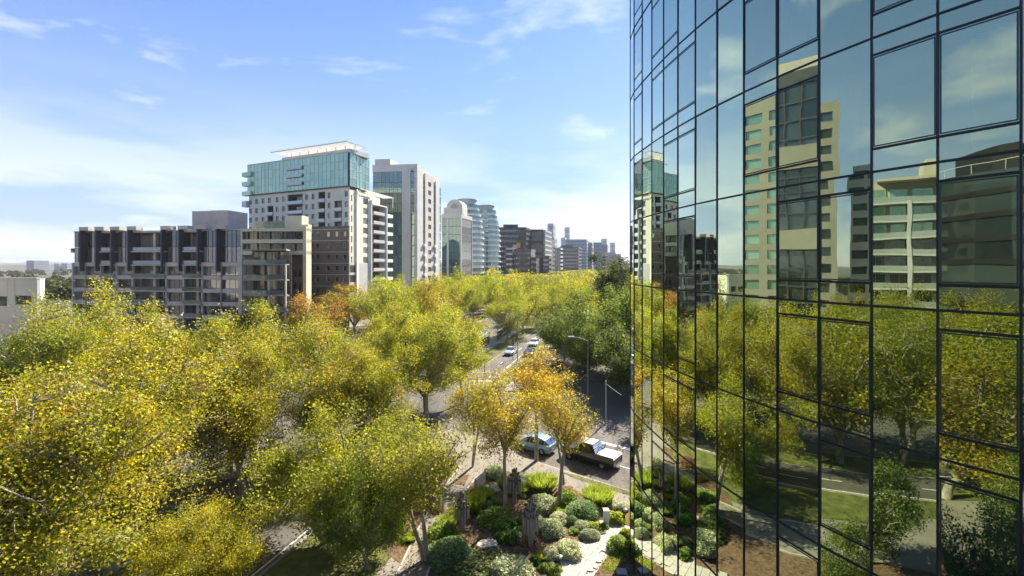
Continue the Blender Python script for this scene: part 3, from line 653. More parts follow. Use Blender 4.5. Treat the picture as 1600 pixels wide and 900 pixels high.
canopy('far_canopy', sp, 900, .80, [(tuple(v*k for v, k in zip(c, (.86, .84, 1.6))), w) for c, w in PAL_AUT], 'golden tree canopy running down the far avenue')  # blue raised in the palette: haze put into the leaf colour
sp = []
for _ in range(330):
    y = RND.uniform(150, 1000); x = -y*RND.uniform(.93, 1.75); sp.append((x, y, RND.uniform(.55, .85)))
for _ in range(120):
    y = RND.uniform(-120, 150); x = -RND.uniform(190, 420); sp.append((x, y, RND.uniform(.55, .8)))
canopy('suburb_trees', sp, 170, 1.9, PAL_DARK, 'dark wooded suburb stretching to the horizon', 'leafgreen')
sp = []
for _ in range(60):
    y = RND.uniform(100, 400); x = KX(y)+RND.uniform(14, 60); sp.append((x, y, RND.uniform(.8, 1.1)))
canopy('park_trees', sp, 600, .85, PAL_GREEN, 'green park trees beyond the evergreens', 'leafgreen')

# ------------------------------------------------------------------ buildings
M['b_conc'] = pm('apartment concrete', (.50, .465, .42), .85, .12, .5, bump=.1, bscale=8)
M['b_char'] = pm('charcoal cladding', (.062, .068, .080), .6, .2, .6)
M['b_grey'] = pm('mid grey render', (.27, .265, .26), .8, .12, .4)
M['b_dgrey'] = pm('dark brown-grey cladding', (.15, .14, .13), .75, .15, .5)
M['b_lgrey'] = pm('light grey panel', (.51, .52, .505), .7, .08, .3)
M['b_cream'] = pm('cream render', (.72, .72, .58), .85, .07, .3)
M['b_olive'] = pm('olive cream render', (.60, .57, .41), .85, .08, .3)
M['b_beige'] = pm('beige render', (.50, .48, .44), .85, .08, .3)
M['b_white'] = pm('white render', (.78, .78, .75), .75, .06, .3)
M['b_brown'] = pm('brown interior wall', (.16, .115, .085), .9, .25, .4)
M['g_dark'] = reflect_glass('dark window', (.028, .038, .040), (.62, .64, .62), .16, .6, .03, .02, .4, cvar=.5)
M['g_warm'] = reflect_glass('warm window', (.085, .082, .075), (.64, .62, .58), .22, .6, .04, .03, .5, cvar=.7)
M['g_teal'] = reflect_glass('teal curtain wall', (.15, .26, .215), (.66, .86, .66), .34, .5, .02, .02, .2, cvar=.25)
M['g_green'] = reflect_glass('green curtain wall', (.03, .075, .065), (.5, .65, .6), .28, .5, .03, .02, .2, cvar=.5)
M['g_rail'] = reflect_glass('balustrade glass', (.16, .19, .19), (.6, .66, .66), .2, .5, .05, see=.35, seecol=(.6, .7, .68))
M['g_railpale'] = reflect_glass('pale balustrade glass', (.36, .40, .385), (.7, .74, .73), .25, .5, .05)
WC = {}
def win_mesh(w, h, gm, fm, nx=1, nz=1, d=.10, t=.06):
    k = (round(w, 2), round(h, 2), gm, fm, nx, nz)
    if k not in WC:
        mb = MB(); mb.box(0, t, 0, d, 0, h); mb.box(w-t, w, 0, d, 0, h); mb.box(t, w-t, 0, d, 0, t); mb.box(t, w-t, 0, d, h-t, h)
        for i in range(1, nx): x = w*i/nx; mb.box(x-t*.4, x+t*.4, .01, d, t, h-t)
        for j in range(1, nz): z = h*j/nz; mb.box(t, w-t, .015, d, z-t*.4, z+t*.4)
        mb.box(t*.5, w-t*.5, d*.6, d*.9, t*.5, h-t*.5, 1)
        WC[k] = mb.mesh('window', M[fm], M[gm])
    return WC[k]
class Face:
    """one vertical face of a building, from world point a (left as seen) to b; local +x along it, +y inwards, z up"""
    def __init__(s, root, a, b):
        s.root, s.a, s.b = root, Vector(a), Vector(b); s.d = (s.b - s.a).normalized(); s.W = (s.b - s.a).length; s.rz = math.atan2(s.d.y, s.d.x)
        s.loc = Vector((s.a.x, s.a.y, 0)) - Vector(root.location)
    def lx(s, px):
        k = (px-800)/F_PX; return (k*s.a.y - s.a.x) / (s.d.x - k*s.d.y)
    def z(s, px, py): return hz(py, s.a.y + s.d.y*s.lx(px))
    def part(s, name, mb, mats, parent=None): return mb.build(name, mats, parent or s.root, s.loc if parent is None else None, s.rz if parent is None else None)
    def pos(s, x, y, z):
        p = Vector((s.d.x*x - s.d.y*y, s.d.y*x + s.d.x*y, z)) + s.loc; return p
    def win(s, x0, x1, z0, z1, y=.15, gm='g_dark', fm='b_char', nx=1, nz=1, name='window'):
        return obj(name, win_mesh(x1-x0, z1-z0, gm, fm, nx, nz), s.root, s.pos(x0, y, z0), s.rz)
    def put(s, name, mesh, x, y, z): return obj(name, mesh, s.root, s.pos(x, y, z), s.rz)
def box_mesh(name, w, d, h, mat):
    k = (name, round(w, 2), round(d, 2), round(h, 2), mat)
    if k not in WC: WC[k] = MB().box(0, w, 0, d, 0, h).mesh(name, M[mat])
    return WC[k]
def core(root, pts_, z0, z1, mat, name='core'):
    o = root.location; return MB().prism([(x-o.x, y-o.y) for x, y in pts_], z0, z1).build(name, M[mat], root)
def building(label, a, name='apartment_building'): return tag(empty(name, (a[0], a[1], 0)), label, 'building')

# --- terraced grey apartments with charcoal fins (left of the picture)
a, b = (at(114, 115), 115.0), (at(384, 108), 108.0)
L = building('long grey concrete apartment block with dark vertical fins and balconies', a); F = Face(L, a, b)
dv = Vector((-F.d.y, F.d.x))
core(L, [tuple(F.a + dv*2.6), tuple(F.b + dv*2.6), tuple(F.b + dv*16), tuple(F.a + dv*16)], 0, 25.9, 'b_char', 'core')
bounds = [114, 134, 158, 182, 207, 260, 287, 316, 346, 376]; kinds = 'WWBWBWBWW'
sp_z = [17.65 - 3.22*k for k in range(6)]
wl_ = MB(); sl = MB()
for p0, p1, kd in zip(bounds, bounds[1:], kinds):
    x0, x1 = F.lx(p0), F.lx(p1)
    if kd == 'W':
        n = max(2, round((x1-x0)/1.25)); w = (x1-x0-.3)/n
        for i in range(n):
            for zz in (18.15, 22.05): F.put('window', win_mesh(w-.02, 3.84, 'g_warm' if zz < 20 else 'g_dark', 'b_char', 1, 3), x0+.15+i*w, .25, zz)
        wl_.box(x0, x1, .12, 2.6, 25.92, 26.15)
        for k, zc in enumerate(sp_z):
            F.part('spandrel', MB().box(x0+.02, x1-.02, 0, .4, zc-.5, zc+.48), M['b_conc'])
            if k < 5: F.win(x0+.25, x1-.25, sp_z[k+1]+.5, zc-.52, .45, 'g_warm', 'b_char', 3, 1)
        for xx in (x0, x1): wl_.box(xx-.18, xx+.18, -.12, .5, 0, 18.1)
        wl_.box(x0, x1, 2.5, 2.62, 0, 26)
    else:
        for k, zc in enumerate([24.0-2.95+.0] + sp_z):
            zc = 21.0 if k == 0 else zc
            F.part('balcony_slab', MB().box(x0, x1, -.5, 2.5, zc-.32, zc-.08), M['b_conc'] if k else M['b_lgrey'])
            F.part('balustrade', MB().box(x0+.04, x1-.04, -.46, -.40, zc-.02, zc+.92), M['g_rail'])
            top = 25.6 if k == 0 else (21.0 if k == 1 else sp_z[k-2])
            xm = (x0+x1)/2
            F.win(x0+.3, xm-.2, zc, top-.45, 2.2, 'g_warm', 'b_char', 2, 1); F.win(xm+.5, x1-.3, zc, top-.45, 2.2, 'g_dark', 'b_char', 2, 1)
        wl_.box((x0+x1)/2-.2, (x0+x1)/2+.5, 1.2, 2.5, 0, 25.5); wl_.box(x0, x1, .1, 2.6, 25.6, 26.1)
F.part('wall', wl_, M['b_conc'])
x0, x1 = F.lx(376), F.lx(384); F.part('pier', MB().box(x0, x1, -.6, 1.5, 0, 18.6), M['b_conc'])
for p in (131, 155, 179, 205, 257, 284, 312.5, 342):
    x = F.lx(p); fin = F.part('fin', MB().box(x, x+.35, -1.1, 2.0, 15.9, 26.2), M['b_char']); MB().box(x-.02, x+2.7, -1.15, .6, 26.2, 27.1).build('fin_cap', M['b_conc'], fin)
x0, x1 = F.lx(268), F.lx(331)
ph = F.part('penthouse', MB().box(x0, (x0+x1)/2+.5, 6, 12, 26, F.z(300, 335)+1.6).box((x0+x1)/2+.5, x1, 5, 12, 26, F.z(300, 334)+1.4), M['b_conc'])
xl = F.lx(107); F.part('balcony_slab', MB().box(xl, F.lx(114), .5, 3, 20.6, 20.85).box(xl, xl+.06, .5, 3, 20.9, 21.8), M['b_lgrey'])

# --- low concrete building at the left edge
a, b = (at(-60, 80), 80.0), (at(58, 76), 76.0)
B0 = building('low pale concrete building with a single dark window at left edge', a, 'concrete_building'); F = Face(B0, a, b); dv = Vector((-F.d.y, F.d.x))
zt = F.z(58, 436)
core(B0, [tuple(F.a + dv*.4), (at(57, 76.5), 76.5), (at(52, 88), 88.0), tuple(F.a + dv*12)], 0, zt-.4, 'b_lgrey')
holes = [(F.lx(24), F.lx(49), F.z(40, 476), F.z(40, 462)), (F.lx(-20), F.lx(11), F.z(0, 478), F.z(0, 463))]
mb = MB(); wall_holes(mb, 0, F.W, 0, zt, 0, .4, holes); F.part('wall', mb, M['b_lgrey'])
for h in holes: F.win(*h, .18, 'g_dark', 'b_char', 2, 1)
for px in (12, 23): x = F.lx(px); F.part('panel_joint', MB().box(x, x+.06, -.02, -.004, F.z(20, 470), zt), M['b_grey'])
F.part('parapet', MB().box(-.1, F.W+.05, -.1, .5, zt+.003, zt+.25), M['b_lgrey'])

# --- terrace apartments with brown recessed balconies, cream bands above
a, b = (at(379, 96), 96.0), (at(447, 95), 95.0)
T = building('brown terrace apartments with cluttered balconies below cream bands', a); F = Face(T, a, b); dv = Vector((-F.d.y, F.d.x))
core(T, [tuple(F.a + dv*3), (at(446.5, 98), 98.0), (at(445.5, 103), 103.0), tuple(F.a + dv*8)], 0, 20.6, 'b_brown')
zz = [17.7, 14.4, 11.1, 7.8, 4.5, 1.2]
rb = random.Random(3)
for k, z in enumerate(zz):
    F.part('balcony_slab', MB().box(0, F.W, -.2, 1.2, z-.25, z).box(0, F.W-1.5, 1.2, 3, z-.25, z), M['b_grey']); F.part('balustrade', MB().box(.05, F.W-.05, -.12, -.06, z+.02, z+.95), M['g_rail'])
    top = zz[k-1]-.28 if k else 20.4
    for i in range(3): x = .5 + i*(F.W-.6)/3; F.win(x, x+(F.W-1)/3-.3, z+.02, top-.05, 2.7, 'g_warm', 'b_brown', 2, 1)
    for _ in range(3):
        x = rb.uniform(.6, F.W-1.2); F.part('planter', MB().box(x, x+rb.uniform(.4, 1.1), .4, .9, z+.02, z+rb.uniform(.5, 1.3)), M['b_dgrey'])
for q in ((-.75, 0, -.3, 1, 0, 19.3), (F.W*.6, F.W*.6+.2, -.1, .2, 0, 17), (F.W-.3, F.W, -.1, .2, 0, 17.5)): F.part('pier', MB().box(*q), M['b_conc'])
F.part('roof_slab', MB().prism([(-.1, -.1), (F.W+.1, -.1), (F.W-3.5, 7.5), (-.1, 7.5)], 20.6, 20.9), M['b_grey'])
a2, b2 = (at(376, 105), 105.0), (at(479, 104), 104.0); F2 = Face(T, a2, b2); dv = Vector((-F2.d.y, F2.d.x))
core(T, [tuple(F2.a + dv*2.2), (at(478, 106.3), 106.3), (at(476, 113), 113.0), tuple(F2.a + dv*9)], 0, 25.5, 'b_dgrey')
for py0, py1 in ((357, 361.5), (374, 380), (392, 398)):
    F2.part('cream_band', MB().box(0, F2.W, 0, 2.2, F2.z(400, py1), F2.z(400, py0)), M['b_olive'])
for i in range(5):
    x0 = .5 + i*(F2.W-.6)/5
    for py0, py1 in ((361.5, 374), (380, 392)): F2.win(x0, x0+(F2.W-.6)/5-.35, F2.z(400, py1)+.02, F2.z(400, py0)-.02, 1.3, 'g_dark', 'b_dgrey', 3, 1)
F2.part('pier', MB().box(F2.W-.8, F2.W, -.15, 2.2, 0, F2.z(478, 354)), M['b_olive']); F2.part('pier', MB().box(.02, .4, -.05, .3, 17, 26), M['b_olive'])
F2.part('stepped_block', MB().box(F2.lx(388), F2.lx(436), 3, 9, 25.5, F2.z(410, 348)).box(F2.lx(436), F2.lx(463), 2.4, 5.5, 25.5, F2.z(450, 335)).box(F2.lx(463), F2.W-1, 2.6, 4.2, 25.5, F2.z(470, 349)), M['b_olive'])
for i in range(5):
    x = F2.lx(391) + i*1.3; F2.win(x, x+1.1, F2.z(400, 356), F2.z(400, 350), 2.8, 'g_dark', 'b_dgrey')
F2.part('balustrade', MB().box(F2.lx(388), F2.lx(436), 2.4, 2.46, F2.z(410, 356), F2.z(410, 344)), M['g_rail'])
for k in range(7):
    z = 16.2 - 2.9*k
    if z < 1: break
    for px in (451, 459): F2.win(F2.lx(px), F2.lx(px+4.5), z-1.5, z, 2.05, 'g_dark', 'b_char')
    F2.part('cream_band', MB().box(F2.lx(469), F2.W-.82, 1.2, 2.2, z-1.9, z-1.2), M['b_olive'])

# --- dark podium block
a, b = (at(480, 122), 122.0), (at(545, 119), 119.0)
D = building('dark brown-grey clad block with small square windows beneath the cream tower', a); F = Face(D, a, b); dv = Vector((-F.d.y, F.d.x))
zt = F.z(545, 354); holes = []
for px in (484, 493, 510, 523, 536):
    for k in range(8):
        z1 = F.z(510, 362) - 3.05*k; holes.append((F.lx(px), F.lx(px+5.2), z1-1.35, z1))
mb = MB(); wall_holes(mb, 0, F.W, 0, zt, 0, .3, holes); F.part('wall', mb, M['b_dgrey'])
for i, h in enumerate(holes): F.win(*h, .14, 'g_dark' if i % 4 else 'g_warm', 'b_lgrey')
core(D, [tuple(F.a + dv*.32), tuple(F.b + dv*.32), (at(544, 128), 128.0), tuple(F.a + dv*9)], 0, zt-.3, 'b_dgrey')
for k in range(8): z = F.z(510, 358) - 3.05*k; F.part('string_course', MB().box(0, F.W, -.08, -.003, z-.12, z), M['b_olive'])
F.part('parapet', MB().box(-.1, F.W+.1, -.1, .5, zt+.003, zt+.2), M['b_dgrey'])

# --- tall cream apartment tower with glass box on top
A0, A1 = (at(389, 151), 151.0), (at(545, 133), 133.0)
rd = Vector((.264, 1)).normalized()
A2 = tuple(Vector(A1) + rd*10.2); A3 = tuple(Vector(A1) + rd*24.5)
A = building('tall cream apartment tower crowned by a teal glass box and white canopy', A0, 'apartment_tower')
F = Face(A, A0, A1); dv = Vector((-F.d.y, F.d.x)); S = Face(A, A1, A3)
ZC, ZG = 41.0, 50.9
holes, recess = [], []
fh = 3.08
for px in (391.5, 401, 411, 421, 433, 443, 479, 489, 514, 541):
    for k in range(6):
        if px in (411, 421) and k in (1, 2, 3) and px == 421: continue
        z1 = ZC - 1.5 - fh*k; holes.append((F.lx(px-2.2), F.lx(px+2.4), z1-1.65, z1))
for p0, p1, k0 in ((449, 473, 0), (497, 508, 0), (522, 534.5, 1), (417.5, 427, 1)):
    recess.append((F.lx(p0), F.lx(p1), ZC - 1.1 - fh*6, ZC - 1.1 - fh*k0))
holes = [h for h in holes if not any(h[1] > r[0] and h[0] < r[1] and h[2] < r[3] for r in recess)]
mb = MB(); wall_holes(mb, 0, F.W, 0, ZC, 0, .35, holes + recess); F.part('wall', mb, M['b_cream'])
for i, h in enumerate(holes): F.win(*h, .16, 'g_dark' if i % 5 else 'g_warm', 'b_char')
for r in recess:
    F.part('balcony_recess', MB().box(r[0]-.2, r[1]+.2, 1.9, 2.0, r[2], r[3]).box(r[0]-.2, r[0], .36, 1.9, r[2], r[3]).box(r[1], r[1]+.2, .36, 1.9, r[2], r[3]), M['b_dgrey'])
    z = r[3] - fh
    while z > r[2] - .1:
        F.part('balcony_slab', MB().box(r[0], r[1], -.3, 1.9, z-.12, z+.08), M['b_lgrey']); F.part('balustrade', MB().box(r[0]+.02, r[1]-.02, -.28, -.23, z+.1, z+1.0), M['g_railpale'])
        F.win(r[0]+.2, r[1]-.2, z+.1, z+2.5, 1.75, 'g_dark', 'b_char', 2); z -= fh
core(A, [tuple(F.a + dv*2.1), tuple(F.b + dv*2.1 + rd*1.5), tuple(Vector(A3) + Vector((-4, 0))), tuple(Vector(A3) + Vector((-34, 14)))], 0, ZC-.4, 'b_cream')
# street face of the cream block
holes = []
for k in range(12):
    z1 = ZC - 2.5 - fh*k; holes.append((S.lx(567.5), S.lx(575.5), z1-1.9, z1)); holes.append((S.lx(548.5), S.lx(550.5), z1-1.9, z1))
mb = MB(); wall_holes(mb, 0.02, S.lx(579), 18.0, ZC-.8, 0, .4, holes); S.part('wall', mb, M['b_cream'])
mb = MB(); wall_holes(mb, 0.02, S.lx(579), 0, 17.99, -.05, .4, [(S.lx(546), S.lx(556), z, z+2.2) for z in (3, 6.1, 9.2, 12.3, 15.2)]); S.part('wall', mb, M['b_lgrey'])
for i, h in enumerate(holes):
    if h[2] > 18: S.win(*h, .18, 'g_warm' if i % 3 else 'g_dark', 'b_lgrey')
for z in (3, 6.1, 9.2, 12.3, 15.2): S.win(S.lx(546), S.lx(556), z, z+2.2, .15, 'g_dark', 'b_char', 2)
core(A, [tuple(Vector(A1) + rd*.3 - Vector((.45, -.3))), tuple(Vector(A1) + rd*10.5 - Vector((.45, 0))), tuple(Vector(A1) + rd*10.5 - Vector((12, 0))), tuple(Vector(A1) + rd*2 - Vector((12, -6)))], 0, ZC-.9, 'b_grey')
xb0, xb1, xb2 = S.lx(579), S.lx(602), S.lx(611)
S.part('wall', MB().box(xb0, xb2, 2.2, 5, 0, ZC-3.4), M['b_grey'])
S.part('white_frame', MB().box(xb0-.25, xb0+.15, -.5, 2.2, 0, ZC-2.6).box(xb1-.2, xb1+.2, -.7, 2.2, 0, ZC-4).box(xb0-.25, xb1+.2, -.6, 2.2, ZC-4, ZC-3.6), M['b_white'])
for k in range(12):
    z = ZC - 7.0 - fh*k
    if z < 1: break
    S.part('balcony_slab', MB().box(xb0+.2, xb1-.25, -.4, 2.2, z-.2, z), M['b_grey']); S.part('balustrade', MB().box(xb0+1.2, xb1-.3, -.45, -.38, z+.02, z+1.0), M['b_lgrey'])
    S.part('balcony_front', MB().box(xb1+.25, xb2, -.75, 2.1, z-.2, z+.9), M['b_white'])
    S.win(xb0+.6, xb1-.6, z+.03, z+2.5, 2.05, 'g_dark', 'b_char', 3)
for i in range(5): S.part('pergola_beam', MB().box(S.lx(560)+0, xb1+4.5, -.8+.9*i, -.68+.9*i, ZC-.2, ZC+.02), M['b_white'])
for x in (S.lx(560), xb0, xb1+4): S.part('pergola_post', MB().box(x, x+.14, -.6, -.46, ZC-3.6, ZC-.2), M['b_white'])
# glass box: curtain wall panes
nF, nS = 26, 6
wF, wS = F.W/nF, 10.2/nS; ph_ = (ZG-ZC)/4
for k in range(4):
    for i in range(nF): F.put('glass_pane', win_mesh(wF-.02, ph_-.03, 'g_teal', 'g_teal', 1, 1), i*wF+.01, -.55, ZC + .05 + k*ph_)
    for i in range(nS): S.put('glass_pane', win_mesh(wS-.02, ph_-.03, 'g_teal', 'b_lgrey', 1, 1), i*wS+.05, -.4, ZC + .05 + k*ph_)
core(A, [tuple(F.a - dv*.4), tuple(F.b - dv*.4), tuple(Vector(A2) - Vector((.3, .2))), tuple(Vector(A2) + Vector((-41, 17)))], ZC-.3, ZG-.2, 'b_dgrey')
F.part('soffit', MB().box(-.2, F.W+.2, -.6, 1.5, ZC-.25, ZC+.02), M['b_dgrey'])
F.part('roof_parapet', MB().box(-.1, F.W+.1, -.6, 9, ZG, ZG+.25).box(F.lx(436), F.W-.5, 1, 9, ZG+.25, ZG+1.5), M['b_lgrey'])
for k in range(3):
    xs = F.lx(449.5); zb = ZC + .4 + k*ph_ + 1.3
    F.part('balcony_slab', MB().box(F.lx(451), F.lx(475), -1.0, -.5, zb-.15, zb), M['b_lgrey']); F.part('balustrade', MB().box(F.lx(451), F.lx(475), -1.0, -.95, zb, zb+1.0), M['g_railpale'])
for k in range(4):                                                  # pointed glass balconies at the far left corner
    zb = 48.2 - 3.2*k
    mb = MB().prism([(-2.6 + (.4 if k == 3 else 0), .8), (-2.2, -1.0), (2.4 if k < 3 else .3, -1.2), (2.8 if k < 3 else .5, .8)], zb-1.0 if k < 3 else zb-1.6, zb+.35)
    F.part('balcony_front', mb, M['g_railpale'] if k == 3 else M['g_teal'])
# roof canopy of translucent panels
def translucent(name, c, k=.6):
    m, nt, out = nmat(name); N, L_ = nt.nodes, nt.links; n_ = N.new('ShaderNodeTexNoise'); n_.inputs['Scale'].default_value = .4
    r_ = N.new('ShaderNodeMixRGB'); r_.inputs[1].default_value = (*c, 1); r_.inputs[2].default_value = (*[x*.9 for x in c], 1); L_.new(n_.outputs['Fac'], r_.inputs[0])
    d_ = N.new('ShaderNodeBsdfDiffuse'); t_ = N.new('ShaderNodeBsdfTranslucent'); x_ = N.new('ShaderNodeMixShader'); x_.inputs[0].default_value = k
    L_.new(r_.outputs[0], d_.inputs[0]); L_.new(r_.outputs[0], t_.inputs[0]); L_.new(d_.outputs[0], x_.inputs[1]); L_.new(t_.outputs[0], x_.inputs[2]); L_.new(x_.outputs[0], out.inputs[0]); return m
M['canopy'] = translucent('translucent canopy sheet', (.85, .86, .84))
cz_ = ZG + 2.6
c0, c1, c2 = F.lx(437), F.W + 1.2, None
can = F.part('roof_canopy', MB().box(c0-1, c1, -2.4, -2.15, cz_-.12, cz_+.12).box(c0+2, c1, 5.6, 5.8, cz_-.1, cz_+.1).box(c1, c1+.25, -2.4, 5.8, cz_-.12, cz_+.12), M['b_white'])
for i in range(8):
    x0 = c0 + (c1-c0)*i/8; x1 = c0 + (c1-c0)*(i+1)/8
    can_p = MB().add([(x0-1+.08, -2.1, cz_), (x1-1-.08, -2.1, cz_), (x1-.08, 5.55, cz_+.02), (x0+.08, 5.55, cz_+.02), (x0-1+.08, -2.1, cz_+.06), (x1-1-.08, -2.1, cz_+.06), (x1-.08, 5.55, cz_+.08), (x0+.08, 5.55, cz_+.08)],
        [(0, 3, 2, 1), (4, 5, 6, 7), (0, 1, 5, 4), (1, 2, 6, 5), (2, 3, 7, 6), (3, 0, 4, 7)]).build('canopy_panel', M['canopy'], can)
    MB().box(x1-.12, x1+.06, 1.2, 1.4, ZG, cz_-.02).build('canopy_post', M['b_white'], can)

# --- grey and glass office tower behind
a, b, c = (at(582, 178), 178.0), (at(652, 176), 176.0), (at(690, 200), 200.0)
B2 = building('grey panelled tower with green glass bays and beige end wall', a, 'office_tower')
F = Face(B2, a, b); S = Face(B2, b, c); dv = Vector((-F.d.y, F.d.x)); dv2 = Vector((-S.d.y, S.d.x))
ZT = hz(256, 176)
core(B2, [tuple(F.a + dv*.6), tuple(F.b + dv*.7 - Vector((.7, 0))), tuple(S.b + dv2*.8), tuple(S.b + dv2*22)], 0, ZT-1.2, 'b_lgrey')
x1 = F.lx(628)
F.part('wall', MB().box(0, F.W, 0, .6, F.z(620, 268), ZT).box(x1, F.lx(641.5), 0, .6, 0, F.z(620, 268)).box(F.lx(647.5), F.W, 0, .6, 0, F.z(620, 268)).box(F.lx(641.5), F.lx(647.5), 0, .6, F.z(644, 264), F.z(620, 268)), M['b_lgrey'])
F.part('roof_plant', MB().box(F.lx(585), F.lx(609), .5, 10, ZT, F.z(600, 248)), M['b_lgrey'])
nfl = 13; ztop = F.z(620, 268); fhh = ztop/nfl
for k in range(nfl):
    for i in range(7):
        w = (x1-.2)/7; F.put('glass_pane', win_mesh(w-.03, fhh-.10, 'g_green', 'b_dgrey', 2, 2), .1+i*w, .15, k*fhh+.05)
    F.win(F.lx(641.5)+.03, F.lx(647.5)-.03, k*fhh+.1, (k+1)*fhh-.15, .25, 'g_green', 'b_dgrey')
zs = ZT - 1.5
for p0, p1, zt_, mt in ((652, 661, ZT-.02, 'b_lgrey'), (664.5, 677.5, zs-.6, 'b_beige'), (681, 687, zs-2, 'b_lgrey')):
    holes = []
    if mt == 'b_beige': holes = [(S.lx(669), S.lx(673.5), zs-5.5-3.55*k, zs-3.6-3.55*k) for k in range(13)]
    mb = MB(); wall_holes(mb, S.lx(p0)+.02, S.lx(p1), 0, zt_, 0, .6, holes); S.part('wall', mb, M[mt])
    for h in holes: S.win(*h, .2, 'g_dark', 'b_char')
for p0, p1 in ((661, 664.5), (677.5, 681), (687, 690)):
    for k in range(13): S.win(S.lx(p0)+.03, S.lx(p1)-.03, k*4.0+.2, k*4+3.9, .35, 'g_green', 'b_lgrey', 1, 2)
for k in range(6):
    for p in (661, 677.5): S.part('balcony_front', MB().box(S.lx(p), S.lx(p+3.3), -.8, .3, 5+k*4.0, 6.1+k*4.0), M['b_white'])

# --- office with vaulted roof
a, b, c = (at(690, 223), 223.0), (at(721, 221), 221.0), (at(738, 236), 236.0)
C1 = building('glass office block with pale arched vault on its roof', a, 'office_building')
F = Face(C1, a, b); S = Face(C1, b, c); dv = Vector((-F.d.y, F.d.x)); dv2 = Vector((-S.d.y, S.d.x)); ZT = hz(334, 221)
core(C1, [tuple(F.a + dv*.6), tuple(F.b + dv*.6 - Vector((.6, 0))), tuple(S.b + dv2*.6), tuple(S.b + dv2*12)], 0, ZT-.5, 'b_lgrey')
F.part('frame_wall', MB().box(0, F.W, 0, .5, ZT-2, ZT).box(F.lx(698), F.lx(701), 0, .5, 0, ZT-2).box(F.lx(718.5), F.W, 0, .5, 0, ZT-2), M['b_lgrey'])
S.part('frame_wall', MB().box(.02, S.W, 0, .5, ZT-2, ZT-.01).box(.02, .5, 0, .5, 0, ZT-2).box(S.W-.5, S.W, 0, .5, 0, ZT-2), M['b_lgrey'])
for k in range(10):
    z0 = k*(ZT-2)/10
    for p0, p1 in ((690, 698), (701, 718.5)): F.win(F.lx(p0)+.03, F.lx(p1)-.03, z0+.06, z0+(ZT-2)/10-.06, .2, 'g_green', 'b_dgrey', 3, 1)
    S.win(.53, S.W-.53, z0+.06, z0+(ZT-2)/10-.06, .2, 'g_warm', 'b_lgrey', 4, 1)
vr = F.W*.40; vm = F.W*.62; mb = MB(); n = 16
prof = [(vm - F.W*.55, ZT), (vm - F.W*.55, ZT+3.4)] + [(vm - vr*math.cos(math.pi*i/n)*1.0, ZT + 3.4 + vr*.95*math.sin(math.pi*i/n)) for i in range(n+1)] + [(vm + vr, ZT)]
V = [(x, 1.0, z) for x, z in prof] + [(x, 9.0, z) for x, z in prof]; k = len(prof)
F.part('roof_vault', mb.add(V, [tuple(range(k-1, -1, -1)), tuple(range(k, 2*k))] + [(i, (i+1) % k, k + (i+1) % k, k+i) for i in range(k)]), M['b_lgrey'])
F.part('arched_window', MB().add([(vm - vr*.5*math.cos(math.pi*i/8), .95, ZT + 3.0 + vr*.6*math.sin(math.pi*i/8)) for i in range(9)], [tuple(range(9))]), M['g_dark'])

# --- twin rounded glass apartment towers
def round_tower(label, px0, px1, Y, tops, lobes, seed):
    """stack of curved floor plates; tops = roof row, lobes = plan half widths"""
    cxp = (at(px0, Y) + at(px1, Y))/2; rad = (at(px1, Y) - at(px0, Y))/2
    t = building(label, (cxp, Y+rad), 'apartment_tower'); Z = hz(tops, Y); n = int(Z/3.2)
    def plan(s, sh):
        return [(sh + rad*s*math.cos(a), rad*1.25*s*math.sin(a)) for a in np.linspace(-math.pi, math.pi, 29)[:-1]]
    for k in range(n):
        fr = max(0, k - (n-5))/5; s = 1 - .22*fr**1.3; sh = -rad*.22*fr**1.3; wig = 1 + .025*math.sin(k*1.9+seed)
        MB().prism(plan(s*wig, sh), k*3.2, k*3.2+.55).build('floor_slab', M['b_white'], t)
        MB().prism(plan(s*.985*wig, sh), k*3.2+.55, k*3.2+1.35).build('balustrade', M['g_railpale'], t)
        MB().prism(plan(s*.93, sh), k*3.2+1.35, k*3.2+3.2).build('glazing', M['g_green'], t)
    MB().prism(plan(.66, -rad*.26), n*3.2, n*3.2+2.6).build('roof_plant', M['b_lgrey'], t)
    MB().prism(plan(.74, -rad*.24), n*3.2+2.6, n*3.2+3.0).build('roof_slab', M['b_lgrey'], t)
    return t
round_tower('rounded pale-green glass tower with stacked curved balconies behind the arched roof', 712, 755, 246, 313, 0, 1)
round_tower('slimmer rounded balcony tower stepping down towards the avenue', 744, 782, 272, 322, 0, 2)

# --- dark mid-rise blocks and the far skyline
def slab_block(label, px0, px1, Y, py, wall, glass, depth=18, fl=3.4, band=.5, name='office_building', right=None, cap=0, side=True, vert=0):
    a, b = (at(px0, Y), Y), (at(px1, Y), Y); t = building(label, a, name); F = Face(t, a, b); Z = hz(py, Y); n = max(2, int(Z/fl)); f = Z/n
    core(t, [(a[0]+.25, a[1]+.25), (b[0]-.25, b[1]+.25), (b[0]-.25 + depth*.264, b[1]+depth), (a[0], a[1]+depth)], 0, Z-.2, glass, 'glazing')
    for k in range(n+1):
        F.part('spandrel', MB().prism([(0, 0), (F.W, 0), (F.W + depth*.264, depth), (0, depth)], max(0, k*f - f*band), k*f), M[wall])
    for i in range(vert): x = F.W*(i+.5)/vert; F.part('column', MB().box(x-.35, x+.35, -.12, .3, 0, Z-.05), M[wall])
    if cap: F.part('roof_plant', MB().box(F.W*.15, F.W*.7, 2, depth*.8, Z+.01, Z+cap), M[wall])
    return t
def attach(t, base, name):
    """make an upper volume a part of the building below it"""
    for k in ('label', 'category'): del t[k]
    t.name = name; t.location = t.location - base.location; t.parent = base
M['b_black'] = pm('dark office cladding', (.055, .052, .055), .6, .2, .3)
M['b_navy'] = pm('navy cladding', (.05, .052, .085), .6, .2, .3)
